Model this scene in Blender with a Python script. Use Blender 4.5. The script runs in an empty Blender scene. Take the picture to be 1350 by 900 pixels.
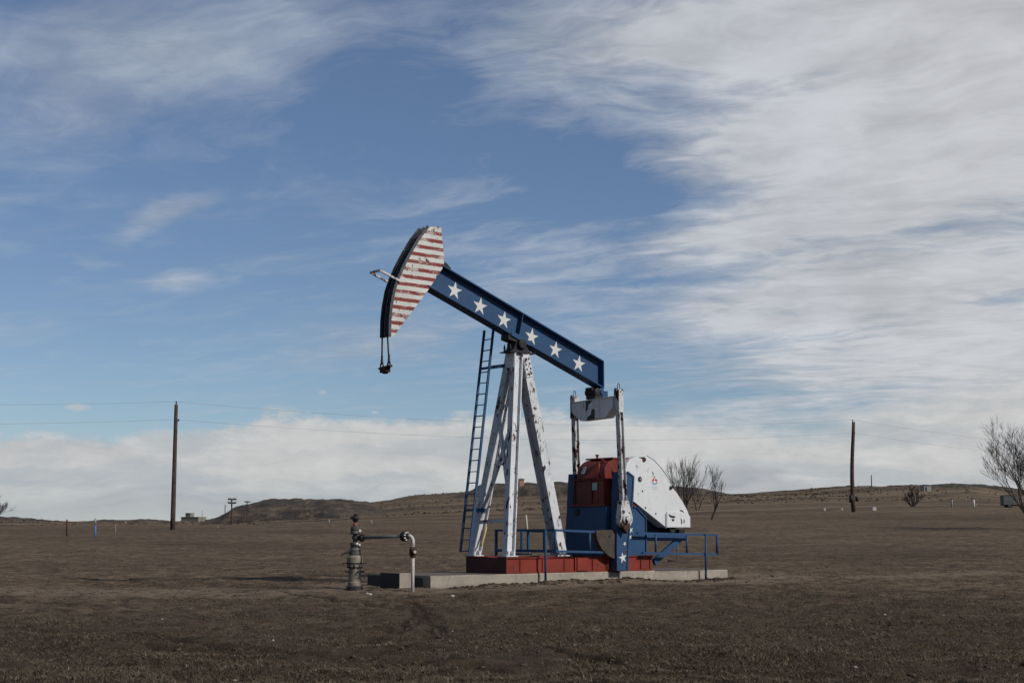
import bpy, bmesh, math, random
import numpy as np
from mathutils import Vector, Matrix
random.seed(7)
rng = np.random.default_rng(7)
SC = bpy.context.scene
COL = SC.collection
# ------------------------------------------------------------------ camera
CZ = 1.5
F = 1875.0
TILT = math.atan(251 / F)
cam_d = bpy.data.cameras.new('camera'); cam = bpy.data.objects.new('camera', cam_d); COL.objects.link(cam)
cam.location = (0, 0, CZ); cam.rotation_euler = (math.pi / 2 + TILT, 0, 0)
cam_d.lens = 50; cam_d.sensor_width = 36; cam_d.clip_end = 20000; cam_d.clip_start = 0.1
SC.camera = cam
SC.view_settings.view_transform = 'Standard'; SC.view_settings.look = 'None'
SC.view_settings.exposure = 0.0; SC.view_settings.gamma = 1.0
CT, ST = math.cos(TILT), math.sin(TILT)


def ray(px, py):
    x = (px - 675) / F; y = -(py - 450) / F
    return (x, CT - y * ST, ST + y * CT)


def at(px, py, Y):
    """measured point of the photograph at depth Y metres"""
    r = ray(px, py); k = Y / r[1]
    return Vector((r[0] * k, Y, CZ + r[2] * k))

# ------------------------------------------------------------------ node helpers


class NT:
    def __init__(s, tree):
        s.t = tree; s.n = tree.nodes; s.l = tree.links

    def new(s, typ, **kw):
        n = s.n.new(typ)
        for k, v in kw.items():
            setattr(n, k, v)
        return n

    def put(s, sock, v):
        if isinstance(v, bpy.types.NodeSocket):
            s.l.new(v, sock)
        elif isinstance(v, (tuple, list, Vector)):
            v = tuple(v)
            if len(v) == 3 and len(sock.default_value) == 4:
                v = v + (1.0,)
            sock.default_value = v
        else:
            sock.default_value = v

    def m(s, op, a, b=0.0, c=0.0, clamp=False):
        n = s.new('ShaderNodeMath', operation=op); n.use_clamp = clamp
        s.put(n.inputs[0], a); s.put(n.inputs[1], b); s.put(n.inputs[2], c)
        return n.outputs[0]

    def vm(s, op, a, b=(0, 0, 0)):
        n = s.new('ShaderNodeVectorMath', operation=op)
        s.put(n.inputs[0], a)
        if op == 'SCALE':
            s.put(n.inputs['Scale'], b)
        else:
            s.put(n.inputs[1], b)
        return n.outputs['Value' if op in ('LENGTH', 'DOT_PRODUCT', 'DISTANCE') else 0]

    def sep(s, v):
        n = s.new('ShaderNodeSeparateXYZ'); s.put(n.inputs[0], v); return n.outputs

    def comb(s, x, y, z=0.0):
        n = s.new('ShaderNodeCombineXYZ'); s.put(n.inputs[0], x); s.put(n.inputs[1], y); s.put(n.inputs[2], z)
        return n.outputs[0]

    def mapr(s, v, a, b, c=0.0, d=1.0, smooth=True):
        n = s.new('ShaderNodeMapRange'); n.interpolation_type = 'SMOOTHSTEP' if smooth else 'LINEAR'
        for i, q in enumerate((v, a, b, c, d)):
            s.put(n.inputs[i], q)
        return n.outputs[0]

    def mapping(s, v, scale=(1, 1, 1), rot=(0, 0, 0), loc=(0, 0, 0)):
        n = s.new('ShaderNodeMapping'); s.put(n.inputs['Vector'], v)
        s.put(n.inputs['Scale'], scale); s.put(n.inputs['Rotation'], rot); s.put(n.inputs['Location'], loc)
        return n.outputs[0]

    def noise(s, v, scale, detail=3.0, rough=0.55, dist=0.0, col=False):
        n = s.new('ShaderNodeTexNoise'); s.put(n.inputs['Vector'], v)
        s.put(n.inputs['Scale'], scale); s.put(n.inputs['Detail'], detail); s.put(n.inputs['Roughness'], rough)
        s.put(n.inputs['Distortion'], dist)
        return n.outputs['Color' if col else 'Fac']

    def mix(s, f, a, b, mode='MIX'):
        n = s.new('ShaderNodeMix', data_type='RGBA', blend_type=mode)
        s.put(n.inputs[0], f); s.put(n.inputs[6], a); s.put(n.inputs[7], b)
        return n.outputs[2]

# ------------------------------------------------------------------ sky and sun
SUN_H = Vector((0.857, -0.514, 0)).normalized()
SUN_EL = math.radians(36)


def build_world():
    w = bpy.data.worlds.new('World'); SC.world = w; w.use_nodes = True
    t = NT(w.node_tree); t.n.clear()
    out = t.new('ShaderNodeOutputWorld'); bg = t.new('ShaderNodeBackground')
    S = 0.1
    bg.inputs[1].default_value = S
    sky = t.new('ShaderNodeTexSky', sky_type='NISHITA'); sky.sun_disc = False
    sky.sun_elevation = SUN_EL; sky.sun_rotation = math.atan2(SUN_H.x, SUN_H.y)
    sky.altitude = 1400; sky.air_density = 1.0; sky.dust_density = 0.8; sky.ozone_density = 2.0
    d = t.new('ShaderNodeTexCoord').outputs['Generated']
    x, y, z = t.sep(d)
    az = t.m('ARCTAN2', x, y); el = t.m('ARCSINE', z)
    X = t.m('MULTIPLY', az, 18.75)      # units: 100 photo pixels
    Y = t.m('MULTIPLY', el, 18.75)
    P0 = t.comb(X, Y)
    # soft warp of the cloud outlines
    w1 = t.vm('SUBTRACT', t.noise(t.mapping(P0, (0.45, 0.9, 1)), 1.0, 4, 0.6, col=True), (0.5, 0.5, 0.5))
    P = t.vm('ADD', P0, t.vm('MULTIPLY', w1, (2.2, 0.75, 0)))

    def blob(cx, cy, rx, ry, rot=0.0, amp=1.0, edge=0.0, src=None):
        """soft ellipse of cloud cover; centre and radii in hundreds of photo pixels about the view axis"""
        v = t.mapping(src or P, (1, 1, 1), (0, 0, 0), (-cx, -cy, 0))
        v = t.mapping(v, (1, 1, 1), (0, 0, -rot))
        v = t.vm('MULTIPLY', v, (1 / rx, 1 / ry, 0))
        return t.mapr(t.vm('LENGTH', v), edge, 1.0, amp, 0.0)

    def b(px, py, rx, ry, rot=0.0, amp=1.0, edge=0.0, src=None):
        return blob((px - 675) / 100, (701 - py) / 100, rx / 100, ry / 100, math.radians(rot), amp, edge, src)

    def add(*a):
        r = a[0]
        for q in a[1:]:
            r = t.m('ADD', r, q)
        return r
    # streak texture on a high plane: parallel streaks fan out over the sky
    zz = t.m('ADD', t.m('MAXIMUM', z, 0.0), 0.06)
    pl = t.comb(t.m('DIVIDE', x, zz), t.m('DIVIDE', y, zz))
    st = t.mapping(pl, (1, 1, 1), (0, 0, math.radians(-150)))
    wst = t.vm('SCALE', t.vm('SUBTRACT', t.noise(pl, 0.9, 4, 0.6, col=True), (0.5, 0.5, 0.5)), 0.75)
    st = t.vm('ADD', st, wst)
    streak = t.noise(t.mapping(st, (0.5, 1.5, 1)), 1.8, 9, 0.66, 0.15)
    streak2 = t.noise(t.mapping(st, (1.0, 1.7, 1), (0, 0, 0.1), (4, 9, 0)), 4.0, 8, 0.66, 0.0)
    fibre = t.noise(t.mapping(st, (0.35, 2.0, 1), (0, 0, 0.1), (1, 5, 0)), 8.0, 6, 0.7, 0.1)
    puff = t.noise(t.mapping(P0, (0.75, 1.5, 1)), 2.4, 8, 0.66)
    broad = t.noise(t.mapping(P0, (0.5, 1.0, 1), (0, 0, math.radians(-14)), (3, 1, 0)), 0.9, 4, 0.55)
    # where the high cirrus lies
    cov = add(
        b(1500, 230, 720, 620, 0, 0.86, 0.40),
        b(1150, 120, 520, 230, 10, 0.55, 0.2),
        b(800, 50, 320, 130, 8, 0.66, 0.15),
        b(960, 325, 300, 34, 7, 0.55, 0.3),
        b(1100, 275, 360, 50, 9, 0.35, 0.2),
        b(1050, 400, 420, 75, 4, 0.50, 0.3),
        b(1150, 480, 420, 60, 3, 0.42, 0.3),
        b(900, 555, 260, 36, 6, 0.50, 0.2),
        b(690, 375, 150, 52, 0, 0.46),
        b(510, 455, 220, 45, 5, 0.52),
        b(215, 295, 130, 24, 24, 0.62),
        b(225, 370, 75, 24, 8, 0.58),
        b(115, 357, 40, 14, 0, 0.4),
        b(250, 75, 400, 130, 12, 0.46),
        b(70, 130, 260, 130, 5, 0.34),
        b(20, 445, 180, 30, -4, 0.2),
        b(760, 235, 190, 85, 0, -0.40, 0.2),
        0.10)
    nz_ = add(t.m('MULTIPLY', t.m('SUBTRACT', streak, 0.5), 1.9), t.m('MULTIPLY', t.m('SUBTRACT', streak2, 0.5), 1.15),
              t.m('MULTIPLY', t.m('SUBTRACT', fibre, 0.5), 0.22), t.m('MULTIPLY', t.m('SUBTRACT', broad, 0.5), 0.6))
    c1 = t.m('ADD', cov, t.m('MULTIPLY', nz_, t.mapr(X, -4.5, 1.0, 0.55, 1.0)))
    cir = t.m('POWER', t.mapr(c1, 0.04, 1.04, 0.0, 1.0, smooth=False), 1.15)
    cir = t.m('MULTIPLY', cir, 0.95)
    # cloud bank over the horizon, its top about 130-160 px above it
    top = add(1.22, t.m('MULTIPLY', t.mapr(X, -7.5, -3.6), 0.10), t.m('MULTIPLY', t.mapr(X, -3.8, -3.1), 0.25),
              t.m('MULTIPLY', t.mapr(X, -1.5, 2.5), -0.05), t.m('MULTIPLY', t.mapr(X, 3.0, 6.5), 0.6))
    edge_n = t.m('ADD', t.m('MULTIPLY', t.m('SUBTRACT', puff, 0.5), 0.55), t.m('MULTIPLY', t.m('SUBTRACT', broad, 0.5), 0.7))
    hh = t.m('SUBTRACT', t.m('ADD', top, edge_n), Y)
    bank = t.mapr(hh, -0.03, t.mapr(X, 1.0, 4.0, 0.17, 0.55), 0.0, 1.0)
    bank = t.m('MULTIPLY', bank, t.mapr(Y, -0.3, 0.85, 0.62, 1.0))
    small = add(b(118, 545, 20, 6, 0, 1.0, 0.3, P0), b(425, 520, 8, 4, 0, 0.5, 0.2, P0), b(288, 546, 9, 4, 0, 0.6, 0.2, P0),
                b(495, 545, 7, 3.5, 0, 0.7, 0.2, P0), b(5, 527, 22, 8, 0, 0.6, 0.2, P0), b(352, 556, 26, 13, 8, 0.8, 0.1))
    small = t.m('MULTIPLY', small, t.mapr(puff, 0.35, 0.6))
    grey = add(b(965, 634, 75, 16, 3, 0.7, 0.3), b(1010, 650, 120, 18, -3, 0.6, 0.2), b(560, 610, 260, 14, -2, 0.3, 0.1),
               b(90, 600, 200, 16, -3, 0.35, 0.1), b(300, 668, 500, 30, 0, 0.4, 0.2))
    # colours (radiance / strength)
    blue = t.mix(0.25, t.mix(1.0, sky.outputs[0], (0.72, 0.80, 0.90), 'MULTIPLY'), (1.5, 1.9, 2.6, 1))
    base = t.mix(t.mapr(Y, 5.2, 1.0), blue, t.mix(1.0, blue, (1.10, 1.06, 1.00), 'MULTIPLY'))
    ccol = t.mix(t.mapr(X, -3.0, 6.0), (4.3, 4.8, 5.5, 1), (5.75, 5.85, 6.1, 1))
    shade = t.mapr(t.m('ADD', t.m('MULTIPLY', streak2, 0.6), t.m('MULTIPLY', broad, 0.6)), 0.40, 0.78, 0.80, 1.10)
    ccol = t.vm('SCALE', ccol, shade)
    bcol = t.vm('SCALE', (6.0, 6.0, 5.95), t.mapr(puff, 0.25, 0.75, 0.88, 1.06))
    lay = t.noise(t.mapping(P, (0.28, 2.2, 1), (0, 0, 0.02), (5, 2, 0)), 1.5, 5, 0.6)
    low = t.m('MULTIPLY', t.mapr(Y, 0.95, 0.2), t.mapr(X, 5.0, -2.0, 0.25, 0.85))
    lowf = t.m('MULTIPLY', t.m('ADD', t.m('MULTIPLY', t.mapr(lay, 0.42, 0.66), 0.65), t.m('MULTIPLY', low, 0.55)), 0.85, clamp=True)
    bcol = t.mix(lowf, bcol, (3.7, 4.15, 4.6, 1))
    c = t.mix(cir, base, ccol)
    c = t.mix(t.m('MINIMUM', t.m('MULTIPLY', bank, 0.96), 0.96), c, bcol)
    c = t.mix(t.m('MINIMUM', small, 0.9), c, (5.4, 5.4, 5.4, 1))
    c = t.mix(t.m('MULTIPLY', grey, 0.75, clamp=True), c, (3.2, 3.45, 3.9, 1))
    behind = t.mapr(y, -0.35, 0.5)
    c = t.mix(behind, t.vm('SCALE', t.mix(0.35, blue, (1.8, 1.9, 2.05, 1)), 0.95), c)
    t.put(bg.inputs[0], c)
    t.l.new(bg.outputs[0], out.inputs[0])
    sl = bpy.data.lights.new('sun', 'SUN'); so = bpy.data.objects.new('sun', sl); COL.objects.link(so)
    sl.energy = 3.9; sl.angle = math.radians(4.0); sl.color = (1.0, 0.94, 0.86)
    to_sun = SUN_H * math.cos(SUN_EL) + Vector((0, 0, math.sin(SUN_EL)))
    so.rotation_euler = (-to_sun).to_track_quat('-Z', 'Y').to_euler(); so.location = (60, -40, 60)


build_world()
# ------------------------------------------------------------------ terrain


def _hash(ix, iy, seed):
    h = (ix.astype(np.int64) * 374761393 + iy.astype(np.int64) * 668265263 + seed * 974634777) & 0xffffffff
    h = ((h ^ (h >> 13)) * 1274126177) & 0xffffffff
    return ((h ^ (h >> 16)) & 0xffff) / 65535.0


def vnoise(x, y, seed=0):
    x = np.asarray(x, float); y = np.asarray(y, float)
    ix = np.floor(x); iy = np.floor(y); fx = x - ix; fy = y - iy
    fx = fx * fx * (3 - 2 * fx); fy = fy * fy * (3 - 2 * fy)
    a = _hash(ix, iy, seed); b = _hash(ix + 1, iy, seed); c = _hash(ix, iy + 1, seed); d = _hash(ix + 1, iy + 1, seed)
    return (a + (b - a) * fx) * (1 - fy) + (c + (d - c) * fx) * fy - 0.5


def fbm(x, y, seed=0, oct=4):
    s = 0; a = 1.0
    for k in range(oct):
        s = s + a * vnoise(x * 2 ** k, y * 2 ** k, seed + k * 17); a *= 0.5
    return s


COLS = [-500, 0, 130, 225, 300, 400, 480, 560, 640, 700, 760, 860, 960, 1100, 1200, 1280, 1350, 1800]
ROWS = [
    (0, 'z', [0] * 18), (14, 'z', [0] * 18),
    (25, 'z', [.02] * 18),
    (34, 'z', [.10, .11, .12, .12, .12, .13, .13, .14, .15, .16, .16, .17, .17, .16, .15, .14, .13, .1]),
    (44, 'z', [.2, .2, .2, .2, .2, .18, .17, .17, .18, .18, .18, .19, .2, .22, .25, .27, .3, .3]),
    (65, 'p', [724, 724, 724, 724, 724, 725, 726, 726, 726, 725, 725, 724, 724, 722, 720, 720, 720, 718]),
    (100, 'p', [698, 698, 698, 697, 697, 697, 697, 696, 696, 695, 695, 694, 692, 690, 689, 688, 688, 686]),
    (115, 'p', [695, 695, 695, 695, 695, 693, 692, 691, 690, 688, 687, 687, 683, 681, 681, 681, 681, 680]),
    (150, 'p', [695, 695, 694.5, 695, 694, 691, 688, 685, 684, 683, 682, 680, 677, 672, 671, 670, 671, 672]),
    (250, 'p', [694, 693, 693, 693, 691, 686, 681, 677, 674, 672, 671, 670, 667, 664, 662, 661, 664, 668]),
    (330, 'p', [690, 689, 692, 692, 690, 684, 675, 670, 666, 663, 662, 663, 661, 658, 654, 652, 658, 665]),
    (420, 'p', [686, 686, 691, 691, 690, 683, 664, 657, 653, 652, 652, 655, 655, 648, 645, 643, 655, 662]),
    (520, 'p', [684, 683, 690, 690.5, 690.5, 683, 664, 656, 651, 650, 650, 652, 654, 646, 643, 642, 653, 660]),
    (640, 'p', [684, 684, 690, 690, 690, 684, 666, 658, 655, 655, 655, 656, 657, 650, 648, 648, 656, 664]),
    (1100, 'p', [693] * 4 + [692, 690, 685, 682, 680, 680, 680, 680, 680, 678, 676, 676, 680, 685]),
    (6000, 'p', [698] * 18),
    (12000, 'p', [699] * 18),
]
RR = np.array([r[0] for r in ROWS], float)
RZ = np.array([[(q if k == 'z' else CZ + (701 - q) / F * r) for q in v] for r, k, v in ROWS])


def base_z(X, Y):
    X = np.asarray(X, float); Y = np.asarray(Y, float)
    r = np.hypot(X, Y)
    az = np.arctan2(X, Y)
    px = 675 + F * np.tan(np.clip(az, -0.6, 0.6))
    d = np.where(np.abs(az) < 0.6, r * np.cos(np.clip(az, -0.6, 0.6)), r * math.cos(0.6))
    # smooth lookup across columns
    cs = np.array(COLS, float)
    px = np.clip(px, cs[0], cs[-1])
    i = np.clip(np.searchsorted(cs, px) - 1, 0, len(cs) - 2)
    f = (px - cs[i]) / (cs[i + 1] - cs[i]); f = f * f * (3 - 2 * f) * 0.6 + f * 0.4
    j = np.clip(np.searchsorted(RR, d) - 1, 0, len(RR) - 2)
    g = np.clip((d - RR[j]) / (RR[j + 1] - RR[j]), 0, 1)

    def val(jj):
        jj = np.clip(jj, 0, len(RR) - 1)
        return RZ[jj, i] * (1 - f) + RZ[jj, i + 1] * f
    a, b = val(j), val(j + 1)
    # limited-slope cubic in depth
    w = RR[j + 1] - RR[j]
    jm = np.clip(j - 1, 0, len(RR) - 1); jp = np.clip(j + 2, 0, len(RR) - 1)
    s0 = np.where(j > 0, (a - val(j - 1)) / np.maximum(RR[j] - RR[jm], 1e-6), 0)
    s1 = (b - a) / w
    s2 = np.where(j < len(RR) - 2, (val(j + 2) - b) / np.maximum(RR[jp] - RR[j + 1], 1e-6), 0)

    def lim(p, q):
        return np.where(p * q > 0, 2 * p * q / np.where(np.abs(p + q) < 1e-12, 1, p + q), 0)
    m0 = lim(s0, s1) * w; m1 = lim(s1, s2) * w
    g2 = g * g; g3 = g2 * g
    return (2 * g3 - 3 * g2 + 1) * a + (g3 - 2 * g2 + g) * m0 + (-2 * g3 + 3 * g2) * b + (g3 - g2) * m1


# worn wheel ruts in the grass, as ground points along each track (depth Y, photo column at that depth)
def gp(px, py):
    """ground point seen at a photo pixel (foreground, z about 0.05)"""
    r = ray(px, py); k = (0.05 - CZ) / r[2]
    return (r[0] * k, r[1] * k)


RUTS = [[gp(*q) for q in l] for l in (
    [(-60, 794), (60, 795), (140, 792), (260, 788), (330, 783)],
    [(-40, 822), (80, 829), (180, 836), (300, 850), (430, 858), (620, 872), (800, 884)],
    [(30, 852), (170, 846), (330, 860), (520, 866), (640, 874), (760, 880), (960, 889)],
    [(400, 852), (470, 842), (540, 820), (552, 806), (540, 793)],
    [(440, 868), (530, 848), (575, 830), (572, 815), (560, 806)],
    [(690, 843), (760, 858), (840, 870), (950, 876), (1080, 880)],
    [(610, 868), (700, 876), (800, 879), (920, 880)],
    [(1180, 890), (1260, 880), (1340, 878), (1420, 880)],
    [(300, 783), (370, 784), (430, 790), (500, 800)],
)]


def seg_dist(X, Y, pts):
    best = np.full(X.shape, 1e9)
    for (x0, y0), (x1, y1) in zip(pts[:-1], pts[1:]):
        dx, dy = x1 - x0, y1 - y0
        t = np.clip(((X - x0) * dx + (Y - y0) * dy) / (dx * dx + dy * dy + 1e-9), 0, 1)
        best = np.minimum(best, np.hypot(X - x0 - t * dx, Y - y0 - t * dy))
    return best


def rut_mask(X, Y):
    X = np.asarray(X, float); Y = np.asarray(Y, float)
    wob = 0.18 * vnoise(X * 1.3, Y * 1.3, 90)
    m = np.zeros(X.shape)
    for p in RUTS:
        m = np.maximum(m, np.clip(1 - np.abs(seg_dist(X, Y, p) + wob - 0.05) / 0.13, 0, 1))
    return m * np.clip(1.1 + 1.6 * vnoise(X * 0.9, Y * 0.5, 91), 0, 1)


# foundation position (also used for the bare earth round it)
TH = math.radians(40)
_r = ray(668, 756); _k = 36 / _r[1]
O = Vector((_r[0] * _k, 36, CZ + _r[2] * _k))
UX, UY = math.cos(TH), math.sin(TH)
VX, VY = math.sin(TH), -math.cos(TH)


def world(u, v, z=0):
    return Vector((O.x + u * UX + v * VX, O.y + u * UY + v * VY, O.z + z))


def bare_mask(X, Y):
    """worn earth: round the foundation, the wellhead and the old lane running left"""
    X = np.asarray(X, float); Y = np.asarray(Y, float)
    u = (X - O.x) * UX + (Y - O.y) * UY; v = (X - O.x) * VX + (Y - O.y) * VY
    n = fbm(X * 0.35, Y * 0.35, 5, 4)
    du = np.maximum(np.maximum(-2.6 - u, u - 9.5), 0); dv = np.maximum(np.maximum(-3.4 - v, v - 0.9), 0)
    a = 1 - np.hypot(du, dv) / 1.9
    wx, wy = -3.9, 33.5
    b = 1 - np.hypot((X - wx) / 2.6, (Y - wy) / 1.6)
    lane = 1 - np.abs(Y - (34.5 + 0.10 * (X + 4) + 1.2 * np.sin(X * 0.22))) / 2.3
    lane = np.where(X < -3, np.clip(lane, -1, 1) * 1.0, -1)
    lane2 = 1 - np.abs(Y - (38.0 + 0.62 * (X - 5.5))) / 1.6
    lane2 = np.where((X > 4) & (X < 15), np.clip(lane2, -1, 1) * 0.9, -1)
    return np.clip((np.maximum.reduce([a, b, lane, lane2]) + 0.9 * n) * 1.6, 0, 1)


def ground_z(X, Y):
    X = np.asarray(X, float); Y = np.asarray(Y, float)
    d = np.hypot(X, Y)
    z = base_z(X, Y)
    near = np.clip((70 - d) / 25, 0, 1)
    bare = bare_mask(X, Y)
    z = z + near * (0.09 * fbm(X * 0.35, Y * 0.5, 1, 3) + 0.085 * fbm(X * 1.6, Y * 1.9, 2, 4) * (1 - 0.5 * bare) + 0.022 * vnoise(X * 7, Y * 7, 3))
    far = np.clip((d - 60) / 80, 0, 1)
    z = z + far * (0.5 * fbm(X * 0.025, Y * 0.03, 6, 5) + np.clip((d - 230) / 200, 0, 1) * 1.6 * fbm(X * 0.035, Y * 0.02, 7, 5))
    z = z - 0.075 * rut_mask(X, Y) * near
    # loose earth drifted against the front of the foundation, deeper in the middle
    u = (X - O.x) * UX + (Y - O.y) * UY; v = (X - O.x) * VX + (Y - O.y) * VY
    w = np.clip(1 - np.abs(v - 0.35) / 0.9, 0, 1) * np.clip((u + 1.6) / 1.0, 0, 1) * np.clip((5.2 - u) / 0.8, 0, 1)
    z = z + w * (0.10 + 0.06 * vnoise(u * 1.1, v * 2, 44))
    return z


def gz(x, y):
    return float(ground_z(np.array([x]), np.array([y]))[0])

# ------------------------------------------------------------------ tags, mesh builder


def tag(o, label=None, cat=None, group=None, kind=None):
    for k, q in (('label', label), ('category', cat), ('group', group), ('kind', kind)):
        if q:
            o[k] = q
    return o


def empty(name, loc=(0, 0, 0), rz=0.0, **kw):
    o = bpy.data.objects.new(name, None); COL.objects.link(o)
    o.location = loc; o.rotation_euler = (0, 0, rz); o.empty_display_size = 0.3
    return tag(o, **kw)


def mesh_np(name, V, Fq, mats, parent=None, attrs=None, smooth=False, tri=False, mi=None):
    me = bpy.data.meshes.new(name)
    n = Fq.shape[0]; k = Fq.shape[1]
    me.vertices.add(len(V)); me.vertices.foreach_set('co', np.ascontiguousarray(V, dtype=np.float32).ravel())
    me.loops.add(n * k); me.loops.foreach_set('vertex_index', np.ascontiguousarray(Fq, dtype=np.int32).ravel())
    me.polygons.add(n); me.polygons.foreach_set('loop_start', np.arange(0, n * k, k, dtype=np.int32))
    me.polygons.foreach_set('loop_total', np.full(n, k, dtype=np.int32))
    if smooth:
        me.polygons.foreach_set('use_smooth', np.ones(n, dtype=bool))
    if mi is not None:
        me.polygons.foreach_set('material_index', np.ascontiguousarray(mi, dtype=np.int32))
    me.update(calc_edges=True)
    for an, av in (attrs or {}).items():
        a = me.attributes.new(an, 'FLOAT', 'POINT'); a.data.foreach_set('value', np.ascontiguousarray(av, dtype=np.float32))
    for m_ in mats:
        me.materials.append(m_)
    o = bpy.data.objects.new(name, me); COL.objects.link(o)
    if parent:
        o.parent = parent
    return o


class MB:
    def __init__(s):
        s.b = bmesh.new(); s.mi = 0; s.sm = False

    def _f(s, vs):
        try:
            f = s.b.faces.new(vs); f.material_index = s.mi; f.smooth = s.sm; return f
        except ValueError:
            return None

    def loft(s, rings, closed=True, cap=True):
        R = [[s.b.verts.new(p) for p in r] for r in rings]
        n = len(R[0])
        for a, b in zip(R[:-1], R[1:]):
            for i in range(n if closed else n - 1):
                s._f((a[i], a[(i + 1) % n], b[(i + 1) % n], b[i]))
        if cap:
            sm = s.sm; s.sm = False
            s._f(list(reversed(R[0]))); s._f(R[-1]); s.sm = sm
        return s

    def obox(s, p, q, n, w, h, off=(0, 0)):
        """bar from p to q; h measured along n, w across"""
        p = Vector(p); q = Vector(q); d = (q - p).normalized(); n = Vector(n)
        n = (n - d * n.dot(d)).normalized(); m = d.cross(n)
        o = m * off[0] + n * off[1]
        rings = [[c + o + m * (sx * w / 2) + n * (sy * h / 2) for sx, sy in ((-1, -1), (1, -1), (1, 1), (-1, 1))] for c in (p, q)]
        return s.loft(rings)

    def box(s, lo, hi):
        (x0, y0, z0), (x1, y1, z1) = lo, hi
        return s.loft([[Vector((x, y, z)) for x, y in ((x0, y0), (x1, y0), (x1, y1), (x0, y1))] for z in (z0, z1)])

    def hbeam(s, p, q, n, W, D, tf=0.025, tw=0.02):
        """H section; flanges face +-n, W wide; D deep along n"""
        s.obox(p, q, n, W, tf, (0, D / 2 - tf / 2)); s.obox(p, q, n, W, tf, (0, -D / 2 + tf / 2))
        return s.obox(p, q, n, tw, D - 2 * tf - 0.002)

    def tube(s, pts, r, seg=8, cap=True):
        pts = [Vector(p) for p in pts]
        rs = r if isinstance(r, (list, tuple)) else [r] * len(pts)
        sm, s.sm = s.sm, seg > 4
        rings = []; ref = None
        for i, p in enumerate(pts):
            a = pts[max(i - 1, 0)]; b = pts[min(i + 1, len(pts) - 1)]
            d = (b - a).normalized()
            if ref is None:
                ref = Vector((0, 0, 1)) if abs(d.z) < 0.9 else Vector((1, 0, 0))
            e1 = d.cross(ref).normalized(); ref = e1.cross(d); e2 = ref
            rings.append([p + (e1 * math.cos(t) + e2 * math.sin(t)) * rs[i] for t in [k * 2 * math.pi / seg for k in range(seg)]])
        s.loft(rings, cap=cap); s.sm = sm
        return s

    def prism(s, poly, ext, a, b):
        """poly: list of Vectors; extruded: ext(P, t) at t=a and t=b"""
        return s.loft([[ext(p, t) for p in poly] for t in (a, b)])

    def lathe(s, c, prof, axis=(0, 0, 1), seg=20):
        c = Vector(c); ax = Vector(axis).normalized()
        e1 = ax.orthogonal().normalized(); e2 = ax.cross(e1)
        sm, s.sm = s.sm, False
        rings = [[c + ax * h + (e1 * math.cos(t) + e2 * math.sin(t)) * max(r, 1e-4) for t in [k * 2 * math.pi / seg for k in range(seg)]] for r, h in prof]
        s.loft(rings); s.sm = sm
        return s

    def build(s, name, mats, parent=None, bevel=0.0, smooth_angle=None, **kw):
        bmesh.ops.recalc_face_normals(s.b, faces=s.b.faces[:])
        me = bpy.data.meshes.new(name); s.b.to_mesh(me); s.b.free()
        for m_ in (mats if isinstance(mats, (list, tuple)) else [mats]):
            me.materials.append(m_)
        o = bpy.data.objects.new(name, me); COL.objects.link(o)
        if parent:
            o.parent = parent
        if bevel:
            md = o.modifiers.new('bevel', 'BEVEL'); md.width = bevel; md.segments = 2; md.limit_method = 'ANGLE'; md.angle_limit = math.radians(40)
        return tag(o, **kw)

# ------------------------------------------------------------------ materials


def mat(name):
    m_ = bpy.data.materials.new(name); m_.use_nodes = True
    t = NT(m_.node_tree); t.n.clear()
    out = t.new('ShaderNodeOutputMaterial'); p = t.new('ShaderNodeBsdfPrincipled')
    t.l.new(p.outputs[0], out.inputs[0])
    return m_, t, p


def bump(t, p, h, strength=0.3, dist=0.01):
    n = t.new('ShaderNodeBump'); t.put(n.inputs['Height'], h); n.inputs['Strength'].default_value = strength; n.inputs['Distance'].default_value = dist
    t.l.new(n.outputs[0], p.inputs['Normal'])


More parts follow.
